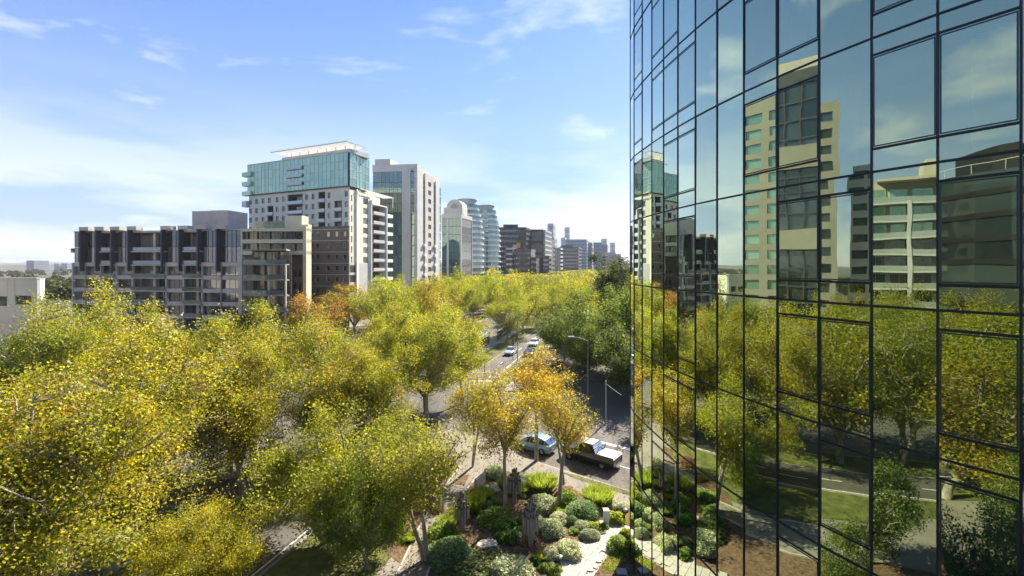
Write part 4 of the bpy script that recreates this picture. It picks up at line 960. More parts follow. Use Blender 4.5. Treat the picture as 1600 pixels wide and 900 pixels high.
M['b_haze'] = pm('distant pale concrete', (.42, .46, .52), .9, .06, .02)  # far towers: haze fade mixed into the flat wall and glazing colours
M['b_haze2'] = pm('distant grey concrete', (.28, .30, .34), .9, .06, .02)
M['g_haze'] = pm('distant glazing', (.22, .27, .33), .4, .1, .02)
M['b_orange'] = pm('orange sign panel', (.65, .32, .04), .7, .1, 1)
slab_block('dark flat-roofed office block right of the rounded towers', 780, 822, 330, 355, 'b_black', 'g_dark', 30, 3.6, .45, vert=9, cap=2.2)
base_b = slab_block('dark glass-topped office block with white floor bands', 818, 852, 352, 359, 'b_conc', 'g_dark', 30, 3.6, .35)
attach(slab_block('dark glass box over the white-banded offices', 820, 848.5, 348, 358.5, 'b_black', 'g_dark', 10, 9.0, .2, vert=12), base_b, 'glass_box')
slab_block('navy blue block with a column of pale windows', 790, 801, 300, 382, 'b_navy', 'g_warm', 14, 3.4, .6)
slab_block('low grey office with square windows above the canopy', 800, 830, 305, 389, 'b_dgrey', 'g_warm', 14, 3.4, .55, vert=8)
slab_block('small dark gabled block beside the white bands', 829, 838, 300, 403, 'b_black', 'g_dark', 10, 3.4, .5)
t = building('small orange rooftop sign panel on the grey office', (at(807, 304), 304), 'rooftop_sign'); t['category'] = 'sign'
t.location.z = hz(389, 304); MB().box(0, at(813, 304)-at(807, 304), 0, .4, .6, 4.2).build('panel', M['b_orange'], t)
MB().box(.2, .4, .1, .3, 0, .6).build('post', M['b_char'], t); MB().box(2, 2.2, .1, .3, 0, .6).build('post', M['b_char'], t)
slab_block('brown-grey mid-rise filling the gap beside the slim skyscraper', 851, 861, 385, 374, 'b_dgrey', 'g_dark', 20, 3.6, .5, vert=5)
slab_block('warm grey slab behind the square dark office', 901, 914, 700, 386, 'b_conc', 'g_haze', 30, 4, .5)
slab_block('low warm grey block closing the row near the gum tree', 946, 970, 520, 397, 'b_conc', 'g_dark', 20, 3.8, .5, cap=2)
slab_block('brown brick mid-rise peeping over the canopy', 848, 858, 330, 401, 'b_brown', 'g_dark', 12, 3.3, .5)
slab_block('cream mid-rise with punched windows beside the slim tower', 866, 876, 420, 387, 'b_beige', 'g_dark', 14, 3.5, .5, vert=4)
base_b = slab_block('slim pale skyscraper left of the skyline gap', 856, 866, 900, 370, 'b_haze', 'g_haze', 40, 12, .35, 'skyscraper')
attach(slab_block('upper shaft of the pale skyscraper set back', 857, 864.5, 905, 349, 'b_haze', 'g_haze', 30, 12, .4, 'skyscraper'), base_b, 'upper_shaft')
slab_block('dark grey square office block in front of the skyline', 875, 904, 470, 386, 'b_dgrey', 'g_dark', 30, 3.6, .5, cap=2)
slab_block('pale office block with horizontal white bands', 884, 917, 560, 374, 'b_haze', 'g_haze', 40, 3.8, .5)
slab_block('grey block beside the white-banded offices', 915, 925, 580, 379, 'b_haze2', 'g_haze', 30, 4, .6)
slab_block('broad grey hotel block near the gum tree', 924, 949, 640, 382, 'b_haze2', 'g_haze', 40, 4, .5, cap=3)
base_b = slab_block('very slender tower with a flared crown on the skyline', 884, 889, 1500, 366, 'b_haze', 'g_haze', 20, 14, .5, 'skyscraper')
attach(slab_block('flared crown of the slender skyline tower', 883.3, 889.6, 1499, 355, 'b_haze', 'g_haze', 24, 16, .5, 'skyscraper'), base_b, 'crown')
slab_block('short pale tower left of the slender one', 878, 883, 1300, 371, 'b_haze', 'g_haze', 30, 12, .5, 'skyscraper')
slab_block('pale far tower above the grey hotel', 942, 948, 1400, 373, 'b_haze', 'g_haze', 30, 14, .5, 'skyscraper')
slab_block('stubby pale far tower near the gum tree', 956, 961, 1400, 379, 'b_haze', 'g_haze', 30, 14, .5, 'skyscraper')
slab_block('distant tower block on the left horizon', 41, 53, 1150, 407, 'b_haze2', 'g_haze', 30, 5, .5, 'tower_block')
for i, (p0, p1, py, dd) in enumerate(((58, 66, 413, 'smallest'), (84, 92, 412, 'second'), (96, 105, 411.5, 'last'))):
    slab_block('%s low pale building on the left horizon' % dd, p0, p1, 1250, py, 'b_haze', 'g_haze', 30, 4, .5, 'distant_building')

# --- buildings across the avenue that only the tower's glass shows
def grid_building(label, a, b, Z, wall, glass, nx, fl, depth, wx=.6, wz=.55, name='office_tower'):
    t = building(label, a, name); F = Face(t, a, b); dv = Vector((-F.d.y, F.d.x)); n = int(Z/fl); holes = []
    for k in range(1, n):
        for i in range(nx): x = F.W*(i+.5)/nx; holes.append((x - F.W/nx*wx/2, x + F.W/nx*wx/2, k*fl+fl*(1-wz)/2, k*fl+fl*(1+wz)/2))
    mb = MB(); wall_holes(mb, 0, F.W, 0, Z, 0, .5, holes); F.part('wall', mb, M[wall])
    for h in holes: F.win(*h, .25, glass, 'b_char')
    core(t, [tuple(F.a + dv*.55), tuple(F.b + dv*.55), tuple(F.b + dv*depth), tuple(F.a + dv*depth)], 0, Z-.4, wall); return t, F
M['b_mwhite'] = pm('darker white render', (.50, .51, .51), .8, .12, .3)  # darker tone of the white render, for the mirrored buildings
M['b_mcream'] = pm('darker cream render', (.44, .42, .34), .8, .12, .3)  # cream render in a darker tone, likewise
M['b_tower'] = pm('pale stone cladding', (.33, .315, .26), .8, .08, .3)
# seen from the tower, left-to-right runs with growing Y
t, F = grid_building('cream stone tower wing with blue windows mirrored in the glass', (-92, 49), (-90, 65), 58, 'b_tower', 'g_teal', 3, 3.7, 18, .66, .60)
t, F = grid_building('dark glass tower mirrored in the middle of the glass facade', (-94, 29), (-92, 48.5), 62, 'b_char', 'g_dark', 6, 4.2, 18, .9, .9)
for k in (5, 9.5): F.part('stone_band', MB().box(0, F.W, -.6, -.01, 4.2*k, 4.2*k+4.6), M['b_tower'])
F.part('roof_louvre', MB().box(0, F.W, 0, 10, 62, 64.5), M['b_conc'])
t, F = grid_building('narrow cream tower wing with wavy reflected edge', (-95, 19), (-94, 28.5), 53, 'b_tower', 'g_dark', 2, 3.7, 16, .5, .55)
t, F = grid_building('white office block with dark strip windows seen in reflection', (-104, 4), (-104, 17), 40, 'b_mwhite', 'g_dark', 4, 3.6, 20, .8, .5, 'office_building')
# cream balcony building
a, b = (-86, -14), (-88, 3)
t = building('cream balcony apartments with glass rooftop floors seen in reflection', a); F = Face(t, a, b); dv = Vector((-F.d.y, F.d.x))
core(t, [tuple(F.a + dv*2), tuple(F.b + dv*2), tuple(F.b + dv*16), tuple(F.a + dv*16)], 0, 34, 'b_mcream')
for k in range(10):
    z = 3.3*k
    F.part('balcony_slab', MB().box(0, F.W, -.6, 2, z-.2, z+.1), M['b_mwhite'])
    F.part('balustrade', MB().box(0, F.W, -.58, -.5, z+.1, z+1.1), M['g_railpale'])
    for i in range(5): F.win(i*F.W/5+.3, (i+1)*F.W/5-.3, z+.1, z+2.9, 1.8, 'g_teal' if k > 6 else 'g_dark', 'b_mwhite', 2)
F.part('column', MB().box(0, .6, -.7, 0, 0, 30).box(F.W*.4, F.W*.4+.6, -.7, 0, 0, 30).box(F.W-.6, F.W, -.7, 0, 0, 30), M['b_mwhite'])
F.part('roof_slab', MB().box(-.5, F.W*.7, -1, 14, 34, 34.5).box(0, 5, 2, 10, 34.5, 37.5), M['b_mcream'])
a, b = (-72, -24), (-76, -13)
t = building('white rounded balcony wing in front of the cream apartments', a); F = Face(t, a, b)
for k in range(6):
    z = 3.3*k; F.part('floor_slab', MB().box(0, F.W, -.3, 8, z, z+1.1), M['b_mwhite']); F.part('glazing', MB().box(.3, F.W-.3, .2, 7.8, z+1.1, z+3.3), M['g_dark'])
    for i in range(5): F.part('column', MB().box(i*(F.W-.5)/4, i*(F.W-.5)/4+.5, -.25, .3, z+1.1, z+3.3), M['b_mwhite'])
# black curved office
t = building('black curved glass office with rooftop railing seen in reflection', (-74, -42), 'office_building')
M['b_jet'] = pm('black cladding', (.018, .018, .020), .5, .2, .3)
def arc(r, n=18): return [(r*math.cos(a), r*math.sin(a)) for a in np.linspace(-2.2, 1.6, n)] + [(-r, 0)]
for k in range(9):
    z = 3.5*k; MB().prism(arc(21), z, z+.8).build('spandrel', M['b_jet'], t); MB().prism(arc(20.8), z+.8, z+3.5).build('glazing', M['g_dark'], t)
MB().prism(arc(17), 31.5, 36).build('roof_plant', M['b_jet'], t)
mb = MB(); A_ = arc(20.6)[:-1]; mb.tube([(x, y, 33.0) for x, y in A_], .06, 5)
for x, y in A_: mb.tube([(x, y, 31.5), (x, y, 33)], .05, 5)
mb.build('roof_railing', M['b_mwhite'], t)

# ------------------------------------------------------------------ garden planting
def shrub_meshes(seed, kind, pal, n=2600, leaf=.09):
    """unit-size shrubs (radius 1, height about .9): clipped ball, loose bush, upright tuft, flat mat"""
    rng = np.random.default_rng(seed)
    if kind == 'tuft':
        a = rng.uniform(0, 2*np.pi, n); r = np.sqrt(rng.random(n))*.62; P0 = np.stack([np.cos(a)*r, np.sin(a)*r, np.zeros(n)], 1)
        out = np.stack([np.cos(a), np.sin(a), np.zeros(n)], 1)*(.15 + r[:, None]*.75) + rng.normal(size=(n, 3))*.12
        L = rng.uniform(.55, 1.05, n)[:, None]; tip = P0 + out*L*.75 + np.array([0, 0, 1])*L; mid = P0*.5 + tip*.5 + np.array([0, 0, .08])
        s = np.cross(tip-P0, rng.normal(size=(n, 3))); s /= np.linalg.norm(s, axis=1)[:, None]; s *= leaf*.32
        V = np.stack([P0, mid + s, tip, mid - s], 1).reshape(-1, 3); Fc = np.arange(4*n).reshape(n, 4)
        core_r = (.35, .35, .45)
    else:
        d = rng.normal(size=(n, 3)); d /= np.linalg.norm(d, axis=1)[:, None]; d[:, 2] = np.abs(d[:, 2])
        if kind == 'ball': r = 1 + .05*np.sin(4*d[:, 0]+seed) + .05*np.sin(5*d[:, 1]+2*seed) + rng.normal(size=n)*.02; sc = np.array([1, 1, .82])
        elif kind == 'mat': r = rng.uniform(.1, 1.05, n)**.6; sc = np.array([1, 1, .16])
        else:
            c = rng.normal(size=(18, 3)); c /= np.linalg.norm(c, axis=1)[:, None]; c[:, 2] = np.abs(c[:, 2]); b = (d @ c.T).max(1)
            r = (.46 + .62*b**3) * rng.uniform(.75, 1.08, n); sc = np.array([1, 1, .9])
        V, Fc = leaf_quads(d*r[:, None]*sc, leaf, rng, .8); core_r = (.90, .90, .74) if kind == 'ball' else ((.5, .5, .05) if kind == 'mat' else (.52, .52, .46))
    t = pick(pal, n, rng)*rng.uniform(1.25, 2.3, n)[:, None]
    fo = mesh_np('foliage', V, Fc, [M['leafgreen']], tint=t)
    mb = MB(); k = 10
    prof = [(core_r[0]*math.cos(x), core_r[2]*math.sin(x)) for x in np.linspace(0, 1.45, 6)]
    mb.lathe([(prof[0][0], -.05)] + prof, 12); st = mb.mesh('stems', M['shrubcore'], smooth=True)  # solid dark dome added inside the foliage; no real stems modelled
    return fo, st
M['shrubcore'] = pm('shrub interior', (.06, .07, .03), .95, .4, 3)
PAL_CREAM = [((.40, .40, .28), 4), ((.28, .30, .17), 4), ((.16, .19, .09), 3)]
PAL_BOX = [((.05, .10, .018), 5), ((.09, .16, .025), 4), ((.15, .24, .03), 2)]
PAL_HEDGE = [((.13, .20, .075), 5), ((.18, .25, .10), 4), ((.09, .14, .05), 3)]
PAL_YEL = [((.25, .27, .03), 4), ((.21, .24, .03), 4), ((.13, .17, .025), 3)]
PAL_BROWN = [((.20, .12, .06), 4), ((.26, .17, .09), 3), ((.14, .12, .05), 3)]
PAL_TUFT = [((.17, .21, .03), 4), ((.22, .25, .035), 4), ((.10, .14, .025), 3)]
SH = {'hedge': shrub_meshes(1, 'ball', PAL_HEDGE, 5200, .075), 'greyball': shrub_meshes(2, 'ball', PAL_GREY, 4200, .085), 'grey': shrub_meshes(3, 'bush', PAL_GREY, 3600, .11),
      'cream': shrub_meshes(4, 'bush', PAL_CREAM, 3400, .11), 'box': shrub_meshes(5, 'bush', PAL_BOX, 2600, .15), 'lime': shrub_meshes(6, 'bush', PAL_YEL, 2400, .15),
      'tuft': shrub_meshes(7, 'tuft', PAL_TUFT, 3600, .07), 'feather': shrub_meshes(8, 'tuft', PAL_YEL, 1800, .12), 'mat': shrub_meshes(9, 'mat', PAL_YEL, 1700, .09),
      'darkmat': shrub_meshes(10, 'bush', PAL_DARK, 3200, .12), 'brown': shrub_meshes(11, 'bush', PAL_BROWN, 2200, .12), 'green': shrub_meshes(12, 'bush', PAL_GREEN, 2800, .12)}
def shrub(kind, px, py, wpx, label, name='shrub', hs=1.0, ys=1.0, group=None, rz=None):
    x, y = g(px, py); s = wpx*1.12*y/F_PX/2
    t = empty(name, (x, y, .13), RND.uniform(0, 6.28) if rz is None else rz); t.scale = (s, s*ys, s*hs)
    fo, st = SH[kind]; obj('foliage', fo, t); obj('stems', st, t); return tag(t, label, 'shrub' if name == 'shrub' else 'plant', group)
S_ = shrub
S_('green', 691, 846, 52, 'grey-green clipped mound against the footpath edging', 'shrub', .85)
S_('hedge', 702, 874, 66, 'largest clipped green mound at the front of the bed', 'shrub', .75)
S_('tuft', 675, 866, 20, 'small lime grass tuft at the foot of the forked tree', 'grass_tuft')
S_('tuft', 699, 824, 30, 'lime grass tuft between the path and the grey totem', 'grass_tuft', .7)
S_('feather', 739, 800, 36, 'feathery yellow shrub right of the grey totem', 'shrub', 1.1)
S_('feather', 756, 784, 30, 'feathery yellow shrub below the pale stone slabs', 'shrub', 1.0)
S_('feather', 712, 808, 22, 'small feathery yellow shrub left of the grey totem', 'shrub', .9)
S_('green', 772, 818, 46, 'soft green shrub at the foot of the straight tree', 'shrub', .8)
for i, (px, py, w) in enumerate(((799, 826, 22), (788, 832, 20), (812, 838, 20), (797, 848, 24), (781, 846, 18), (814, 822, 17))):
    S_('box', px, py, w, ['glossy dark green box ball nearest the straight trunk', 'second glossy box ball left of the tall totem', 'glossy box ball touching the tall totem', 'front glossy box ball above the flat stone', 'left glossy box ball of the cluster', 'rear glossy box ball of the cluster'][i], 'shrub', 1.0, group='glossy box balls in the garden')
S_('darkmat', 750, 893, 84, 'dark low ground cover in the shade at the bottom edge', 'shrub', .35)
S_('darkmat', 716, 896, 50, 'dark ground cover below the clipped mounds', 'shrub', .4)
S_('grey', 800, 905, 62, 'big silver-grey mound at the bottom of the garden', 'shrub', .8)
S_('tuft', 847, 768, 44, 'broad lime grass clump near the cross street footpath', 'grass_tuft', .8)
S_('grey', 848, 797, 42, 'silvery bush behind the tall totem', 'shrub', .8)
S_('cream', 874, 817, 26, 'pale silver bush left of the clipped hedge', 'shrub', .9)
S_('grey', 861, 834, 38, 'silver-green bush above the bark mulch', 'shrub', .8)
S_('hedge', 909, 806, 60, 'wide flat-topped clipped hedge in the sun', 'hedge', .62, .75, rz=.5)
S_('green', 889, 789, 40, 'clipped hedge arm reaching towards the golden trees', 'hedge', .8, .8)
S_('hedge', 895, 821, 20, 'small clipped hedge knob at the front', 'hedge', 1.1)
S_('grey', 909, 829, 24, 'small grey-green clipped ball beside the lime bush', 'hedge', .8)
S_('tuft', 934, 789, 46, 'yellow-green grass clump behind the wide hedge', 'grass_tuft', .8)
for i, (px, py, w) in enumerate(((933, 799, 18), (953, 790, 20), (973, 797, 20), (957, 796, 16))):
    S_('cream', px, py, w, ['pale flowering bush at the corner of the wide hedge', 'pale flowering bush behind the white post', 'pale flowering bush nearest the glass tower', 'smallest pale flowering bush above the white post'][i], 'shrub', .8)
S_('lime', 962, 817, 28, 'bright lime bush right of the white post', 'shrub', .95)
S_('greyball', 922, 843, 28, 'round silver-grey ball at the edge of the paver path', 'shrub', .85)
S_('lime', 930, 830, 22, 'bright lime bush between the hedge and the paver path', 'shrub', .9)
S_('green', 944, 830, 13, 'small conical green shrub below the white post', 'shrub', 1.4)
S_('cream', 889, 869, 40, 'white-flecked silver bush beside the paver path', 'shrub', .85)
S_('cream', 864, 873, 30, 'white-flecked bush left of its larger neighbour', 'shrub', .8)
S_('green', 969, 861, 36, 'dense green bush in the corner by the glass tower', 'shrub', .9)
S_('lime', 979, 838, 18, 'lime bush touching the glass tower', 'shrub', .9)
S_('mat', 962, 875, 26, 'upper patch of yellow ground cover by the pavers', 'ground_cover', 1)
S_('mat', 954, 890, 26, 'lower patch of yellow ground cover by the pavers', 'ground_cover', 1)
S_('box', 836, 882, 16, 'dark green bush in front of the tall totem', 'shrub', 1)
S_('green', 850, 893, 16, 'dark bush left of the path light', 'shrub', 1)
S_('green', 868, 899, 20, 'bright green bush under the path light', 'shrub', 1.1)
S_('brown', 821, 848, 26, 'brown dry shrub at the base of the tall totem', 'shrub', .5)
S_('brown', 842, 862, 22, 'russet dry ground shrub on the mulch', 'shrub', .35)
S_('grey', 773, 744, 32, 'grey-green bush at the paved corner', 'shrub', .8)
S_('grey', 813, 758, 36, 'grey bush beside the rear totem', 'shrub', .75)
S_('brown', 885, 777, 30, 'dark twiggy bush at the foot of the slender golden tree', 'shrub', .8)
S_('feather', 787, 764, 20, 'yellow tuft beside the rear stone slab', 'shrub', 1.1)
S_('tuft', 817, 774, 18, 'green grass tuft beside the rear totem', 'grass_tuft', 1.1)
S_('feather', 800, 776, 14, 'small yellow tuft in front of the rear totem', 'shrub', 1.1)
S_('brown', 664, 760, 34, 'dry brown shrub in the mulch left of the footpath', 'shrub', .6)
S_('brown', 684, 800, 22, 'low dry shrub at the left footpath edge', 'shrub', .6)
S_('brown', 650, 800, 26, 'small brown tuft on the verge mulch', 'shrub', .5)
S_('green', 690, 742, 30, 'bright green low shrub on the verge by the corner', 'shrub', .5)
S_('tuft', 640, 846, 24, 'short grass tuft on the verge lawn', 'grass_tuft', .5)
rf = random.Random(21); n_f = 0
while n_f < 46:
    px, py = rf.uniform(665, 975), rf.uniform(748, 892); x, y = g(px, py)
    if px < 690 + (892-py)*.55 - 20 or x > 7.2 - (30.5-y)*.42 or px > 880 + (900-py)*1.15 - 8 or y > 35.6 - .70*(x-2.3) or x < -4.2: continue
    k_ = rf.choice(['green', 'grey', 'cream', 'tuft', 'brown', 'green', 'grey', 'feather']); s_ = rf.uniform(.22, .55)
    t = empty('garden_plant', (x, y, .13), rf.uniform(0, 6.28)); t.scale = (s_, s_*rf.uniform(.7, 1.2), s_*rf.uniform(.5, 1.0)); fo, st = SH[k_]
    obj('foliage', fo, t); obj('stems', st, t); tag(t, 'small low plant filling a gap in the garden bed', 'plant', 'small plants filling the garden bed'); n_f += 1
def scatter(name, poly_px, n, leaf, pal, label, z=.16):
    """fallen leaves and low bits: real leaf faces lying on the ground"""
    rng = np.random.default_rng(9); P = []
    while len(P) < n:
        px = rng.uniform(poly_px[0], poly_px[1]); py = rng.uniform(poly_px[2], poly_px[3]); x, y = g(px, py); P.append((x, y, z))
    V, Fc = leaf_quads(np.array(P), leaf, rng, 3.0); o = obj(name, mesh_np(name, V, Fc, [M['leaf']], tint=pick(pal, n, rng))); return tag(o, label, kind='stuff')
for k in range(26):
    x = RND.uniform(-9.5, 6); y = RND.uniform(-12, 19)
    if x + 9.5 < (y-8)*.33: continue
    t = empty('shrub', (x, y, .13), RND.uniform(0, 6.28)); s_ = RND.uniform(.5, 1.3); t.scale = (s_, s_, s_*.85); fo, st = SH[RND.choice(['green', 'box', 'darkmat', 'grey', 'hedge'])]
    obj('foliage', fo, t); obj('stems', st, t); tag(t, 'garden shrub seen only as a reflection in the glass tower', 'shrub', 'garden shrubs mirrored in the tower')
scatter('fallen_leaves', (630, 985, 715, 900), 5200, .10, PAL_RUST, 'fallen autumn leaves scattered over the mulch and path')
# pavers
pth = [(1.2, 21.5), (3.86, 25.7), (5.68, 28.4), (7.3, 30.2)]
paver_root = struct('paver_path', MB().prism([(.2, 21.3), (2.0, 21.3), (4.75, 25.3), (6.5, 28.0), (7.7, 29.5), (6.95, 30.35), (4.9, 28.7), (3.0, 26.1)], .0, .139), M['concrete'])
pd = Vector((3.86-1.2, 4.2)).normalized(); pn = Vector((-pd.y, pd.x)); seg = []
pos = Vector((1.2, 21.5)); kk = 0
path_v = [Vector(p) for p in pth]
tot = sum((b-a).length for a, b in zip(path_v, path_v[1:])); s = 0
while s < tot - .2:
    q = s
    for a, b in zip(path_v, path_v[1:]):
        l = (b-a).length
        if q <= l: c = a + (b-a)*(q/l); d = (b-a).normalized(); break
        q -= l
    n = Vector((-d.y, d.x)); off = n*RND.choice((-.22, 0, .16, .3, -.1)); wd = .92 - .25*(s/tot)
    for h0, h1 in ((-wd, -.012), (.012, wd)):
        p4 = [c + off + n*h0 - d*.205, c + off + n*h1 - d*.205, c + off + n*h1 + d*.205, c + off + n*h0 + d*.205]
        MB().prism([tuple(v) for v in p4], .13, .185 + RND.uniform(0, .006)).build('paver', M['paver'], paver_root)
    s += .43
for px, py in ((931, 878), (918, 892), (971, 897), (886, 893)):
    x, y = g(px, py); MB().prism([(x-.3, y-.2), (x+.28, y-.3), (x+.33, y+.2), (x-.26, y+.28)], .13, .19).build('paver', M['paver'], paver_root)

# totem sculptures: bundles of weathered timber rods on a post
M['timber'] = pm('weathered timber', (.34, .285, .215), .85, .4, 3, bump=.4, bscale=15, c2=(.48, .43, .35), stretch=(6, 6, .6))
M['rodtop'] = pm('dark rod caps', (.09, .085, .08), .6, .3, 6)
def totem(px, py, h, label, seed):
    x, y = g(px, py); t = tag(empty('totem_sculpture', (x, y, .12), seed), label, 'sculpture'); r = random.Random(seed)
    for i in range(5):
        a = i*1.257; MB().tube([(.10*math.cos(a), .10*math.sin(a), 0), (.10*math.cos(a), .10*math.sin(a), h*.62)], .062, 7).build('post', M['timber'], t)
    for ring, n, rr, top in ((0, 5, .15, .93), (1, 10, .29, .80), (2, 14, .43, .66)):
        for i in range(n):
            a = i*2*math.pi/n + ring*.3 + r.uniform(-.08, .08); zt = h*(top + r.uniform(-.05, .05)); zb = h*(.34 + r.uniform(-.05, .10) - .03*ring)
            cx_, cy_ = rr*math.cos(a), rr*math.sin(a)
            rod = MB().tube([(cx_, cy_, zb), (cx_, cy_, zt)], .062, 7).build('rod', M['timber'], t)
            MB().lathe([(.066, zt-.02), (.066, zt+.05), (.02, zt+.12)], 7, (cx_, cy_)).build('rod_cap', M['rodtop'], rod)
    MB().lathe([(.09, h*.86), (.10, h*.92), (.02, h*1.02)], 8).build('finial', M['rodtop'], t)
totem(829, 856, 2.9, 'tall totem of bundled timber rods among the box balls', 1)
totem(722, 832, 2.5, 'grey timber rod totem beside the feathery yellow shrubs', 2)
totem(804, 788, 2.5, 'rear timber rod totem behind the straight golden tree', 3)
# stones and small garden pieces
def slab_stone(px, py, w, d, h, rz, label, name='stone_slab', mat='concrete'):
    x, y = g(px, py); mb = MB(); r = random.Random(int(px)); n = 9; P = []
    for i in range(n):
        a = 2*math.pi*i/n; k = 1/max(abs(math.cos(a)), abs(math.sin(a)))**.75; P.append((w/2*k*math.cos(a)*r.uniform(.9, 1.05), d/2*k*math.sin(a)*r.uniform(.9, 1.05)))
    V = [(a, b, 0) for a, b in P] + [(a, b, h*.85) for a, b in P] + [(a*.9, b*.9, h*r.uniform(.95, 1.05)) for a, b in P]
    Fq = [(i, (i+1) % n, n+(i+1) % n, n+i) for i in range(n)] + [(n+i, n+(i+1) % n, 2*n+(i+1) % n, 2*n+i) for i in range(n)] + [tuple(range(2*n, 3*n))]
    return tag(mb.add(V, Fq).build(name, M[mat], None, (x, y, .13), rz), label, 'stone')
slab_stone(761, 860, 1.35, .9, .32, .1, 'flat pale stone slab in front of the box balls')
slab_stone(766, 768, 1.5, 1.2, .14, .3, 'larger flat stone behind the feathery shrubs')
x, y = g(750, 762); tag(MB().box(-.75, .75, -.09, .09, 0, .85).build('low_wall', M['concrete'], None, (x, y, .12), 1.15), 'short upright concrete wall panel at the footpath edge', 'wall')
x, y = g(947, 822); t = tag(empty('utility_post', (x, y, .12)), 'white square utility post at the paver path', 'post')
MB().box(-.17, .17, -.17, .17, 0, .95).build('body', M['white'], t); MB().box(-.19, .19, -.19, .19, .953, 1.0).build('cap', M['white'], t); MB().box(-.4, .4, -.35, .35, 0, .06).build('base_plate', M['concrete'], t)
for px, py, lb in ((875, 892, 'black path light beside the white-flecked bush'), (977, 815, 'black path light by the glass tower')):
    x, y = g(px, py); t = tag(empty('path_light', (x, y, .12)), lb, 'lamp')
    MB().lathe([(.05, 0), (.05, .62)], 8).build('stem', M['darksteel'], t); MB().lathe([(.09, .62), (.13, .70), (.13, .74), (.02, .80)], 10).build('lamp_head', M['steel'], t)

# ------------------------------------------------------------------ vehicles
M['tyre'] = pm('tyre rubber', (.02, .02, .02), .85, .2, 5)
M['rim'] = pm('alloy rim', (.45, .45, .46), .3, .1, 5, metal=.8)
M['carglass'] = reflect_glass('car glass', (.012, .015, .017), (.7, .72, .72), .10, .7, .02)
M['lampred'] = pm('tail lamp', (.45, .02, .015), .25, .2, 8)
M['lampclear'] = pm('head lamp', (.75, .76, .78), .15, .1, 8)
def paint(name, c): return pm(name, c, .32, .05, .5, metal=.15, coat=.8, spec=.5)
def car(x, y, hx, hy, mat, label, prof, W=1.76, wheels=(.78, 3.3), z=.01, bed=None, name='car'):
    """prof: stations (x from the nose, sill z, belt z, roof z, half width belt, half width roof); glass above the belt where the roof rises"""
    Lg = prof[-1][0]; t = tag(empty(name, (x, y, z), math.atan2(hy, hx) + math.pi), label, name.replace('_', ' '))      # local +x runs from nose to tail
    ox = -Lg/2; body, glass = MB(), MB()
    R_ = []
    for (sx, zb, zm, zr, wm, wr) in prof:
        R_.append([(ox+sx, -wm*.96, zb), (ox+sx, -wm, (zb+zm)/2), (ox+sx, -wm*.97, zm), (ox+sx, -wr, zr), (ox+sx, wr, zr), (ox+sx, wm*.97, zm), (ox+sx, wm, (zb+zm)/2), (ox+sx, wm*.96, zb)])
    V = [p for r in R_ for p in r]; Fb, Fg = [], []
    for i in range(len(R_)-1):
        for k in range(8):
            q = (i*8+k, i*8+(k+1) % 8, (i+1)*8+(k+1) % 8, (i+1)*8+k)
            cab0, cab1 = prof[i][3]-prof[i][2] > .2, prof[i+1][3]-prof[i+1][2] > .2
            if (k in (2, 4) and (cab0 or cab1)) or (k == 3 and cab0 != cab1): Fg.append(q)
            else: Fb.append(q)
    Fb += [tuple(range(7, -1, -1)), tuple(range(len(V)-8, len(V)))]
    body.add(V, Fb).build('body', mat, t, smooth=False); glass.add(V, Fg).build('window', M['carglass'], t)
    for i in range(len(R_)):
        if prof[i][3]-prof[i][2] > .2:
            for s in (2, 4): MB().tube([V[i*8+s], V[i*8+s+1]], .045, 5).build('pillar', mat, t)
    for wx in wheels:
        for sy in (-1, 1):
            wy = sy*(W/2-.10); wh = MB()
            for (r, yy) in (): pass
            pr = [(.20, -.10), (.30, -.11), (.33, -.07), (.33, .07), (.30, .11), (.20, .10)]; n = 18
            Vw = [(ox+wx + r*math.cos(2*math.pi*k/n), wy + yy, .33 + r*math.sin(2*math.pi*k/n)) for r, yy in pr for k in range(n)]
            Fw = [(i*n+k, i*n+(k+1) % n, (i+1)*n+(k+1) % n, (i+1)*n+k) for i in range(len(pr)-1) for k in range(n)]
            w = wh.add(Vw, Fw).build('wheel', M['tyre'], t, smooth=True); rm = MB()
            for e in (-1, 1):
                for k in range(5):
                    a = 2*math.pi*k/5; rm.tube([(ox+wx, wy+e*.085, .33), (ox+wx+.2*math.cos(a), wy+e*.085, .33+.2*math.sin(a))], .035, 4)
            rm.tube([(ox+wx, wy-.06, .33), (ox+wx, wy+.06, .33)], .19, 14); rm.build('rim', M['rim'], w)
    z0 = prof[0][2]; zt = prof[-1][2]; wf, wr_ = prof[0][4], prof[-1][4]
    for sy in (-1, 1):
        MB().box(ox-.02, ox+.12, sy*wf*.72-.16, sy*wf*.72+.16, z0-.20, z0-.06).build('headlight', M['lampclear'], t)
        MB().box(ox+Lg-.10, ox+Lg+.02, sy*wr_*.84-.10, sy*wr_*.84+.10, zt-.34, zt-.06).build('tail_light', M['lampred'], t)
        MB().box(ox+Lg*.30, ox+Lg*.30+.12, sy*W/2+(-.0 if sy < 0 else 0)-.02+(.06*sy), sy*W/2+.10*sy+.02, .95, 1.08).build('mirror', mat, t)
    MB().box(ox-.03, ox+.02, -.5, .5, .36, .50).build('grille', M['darksteel'], t)
    MB().box(ox+Lg, ox+Lg+.03, -.26, .26, .52, .64).build('number_plate', M['white'], t)
    return t, ox, Lg
HATCH = [(0, .30, .62, .66, .70, .60), (.35, .24, .74, .80, .83, .70), (1.0, .22, .88, .92, .86, .74), (1.55, .22, .92, 1.28, .87, .66), (2.0, .22, .93, 1.44, .87, .62), (2.9, .22, .94, 1.45, .87, .62), (3.5, .24, .95, 1.32, .85, .62), (3.95, .28, .92, .98, .80, .66), (4.05, .34, .86, .90, .76, .64)]
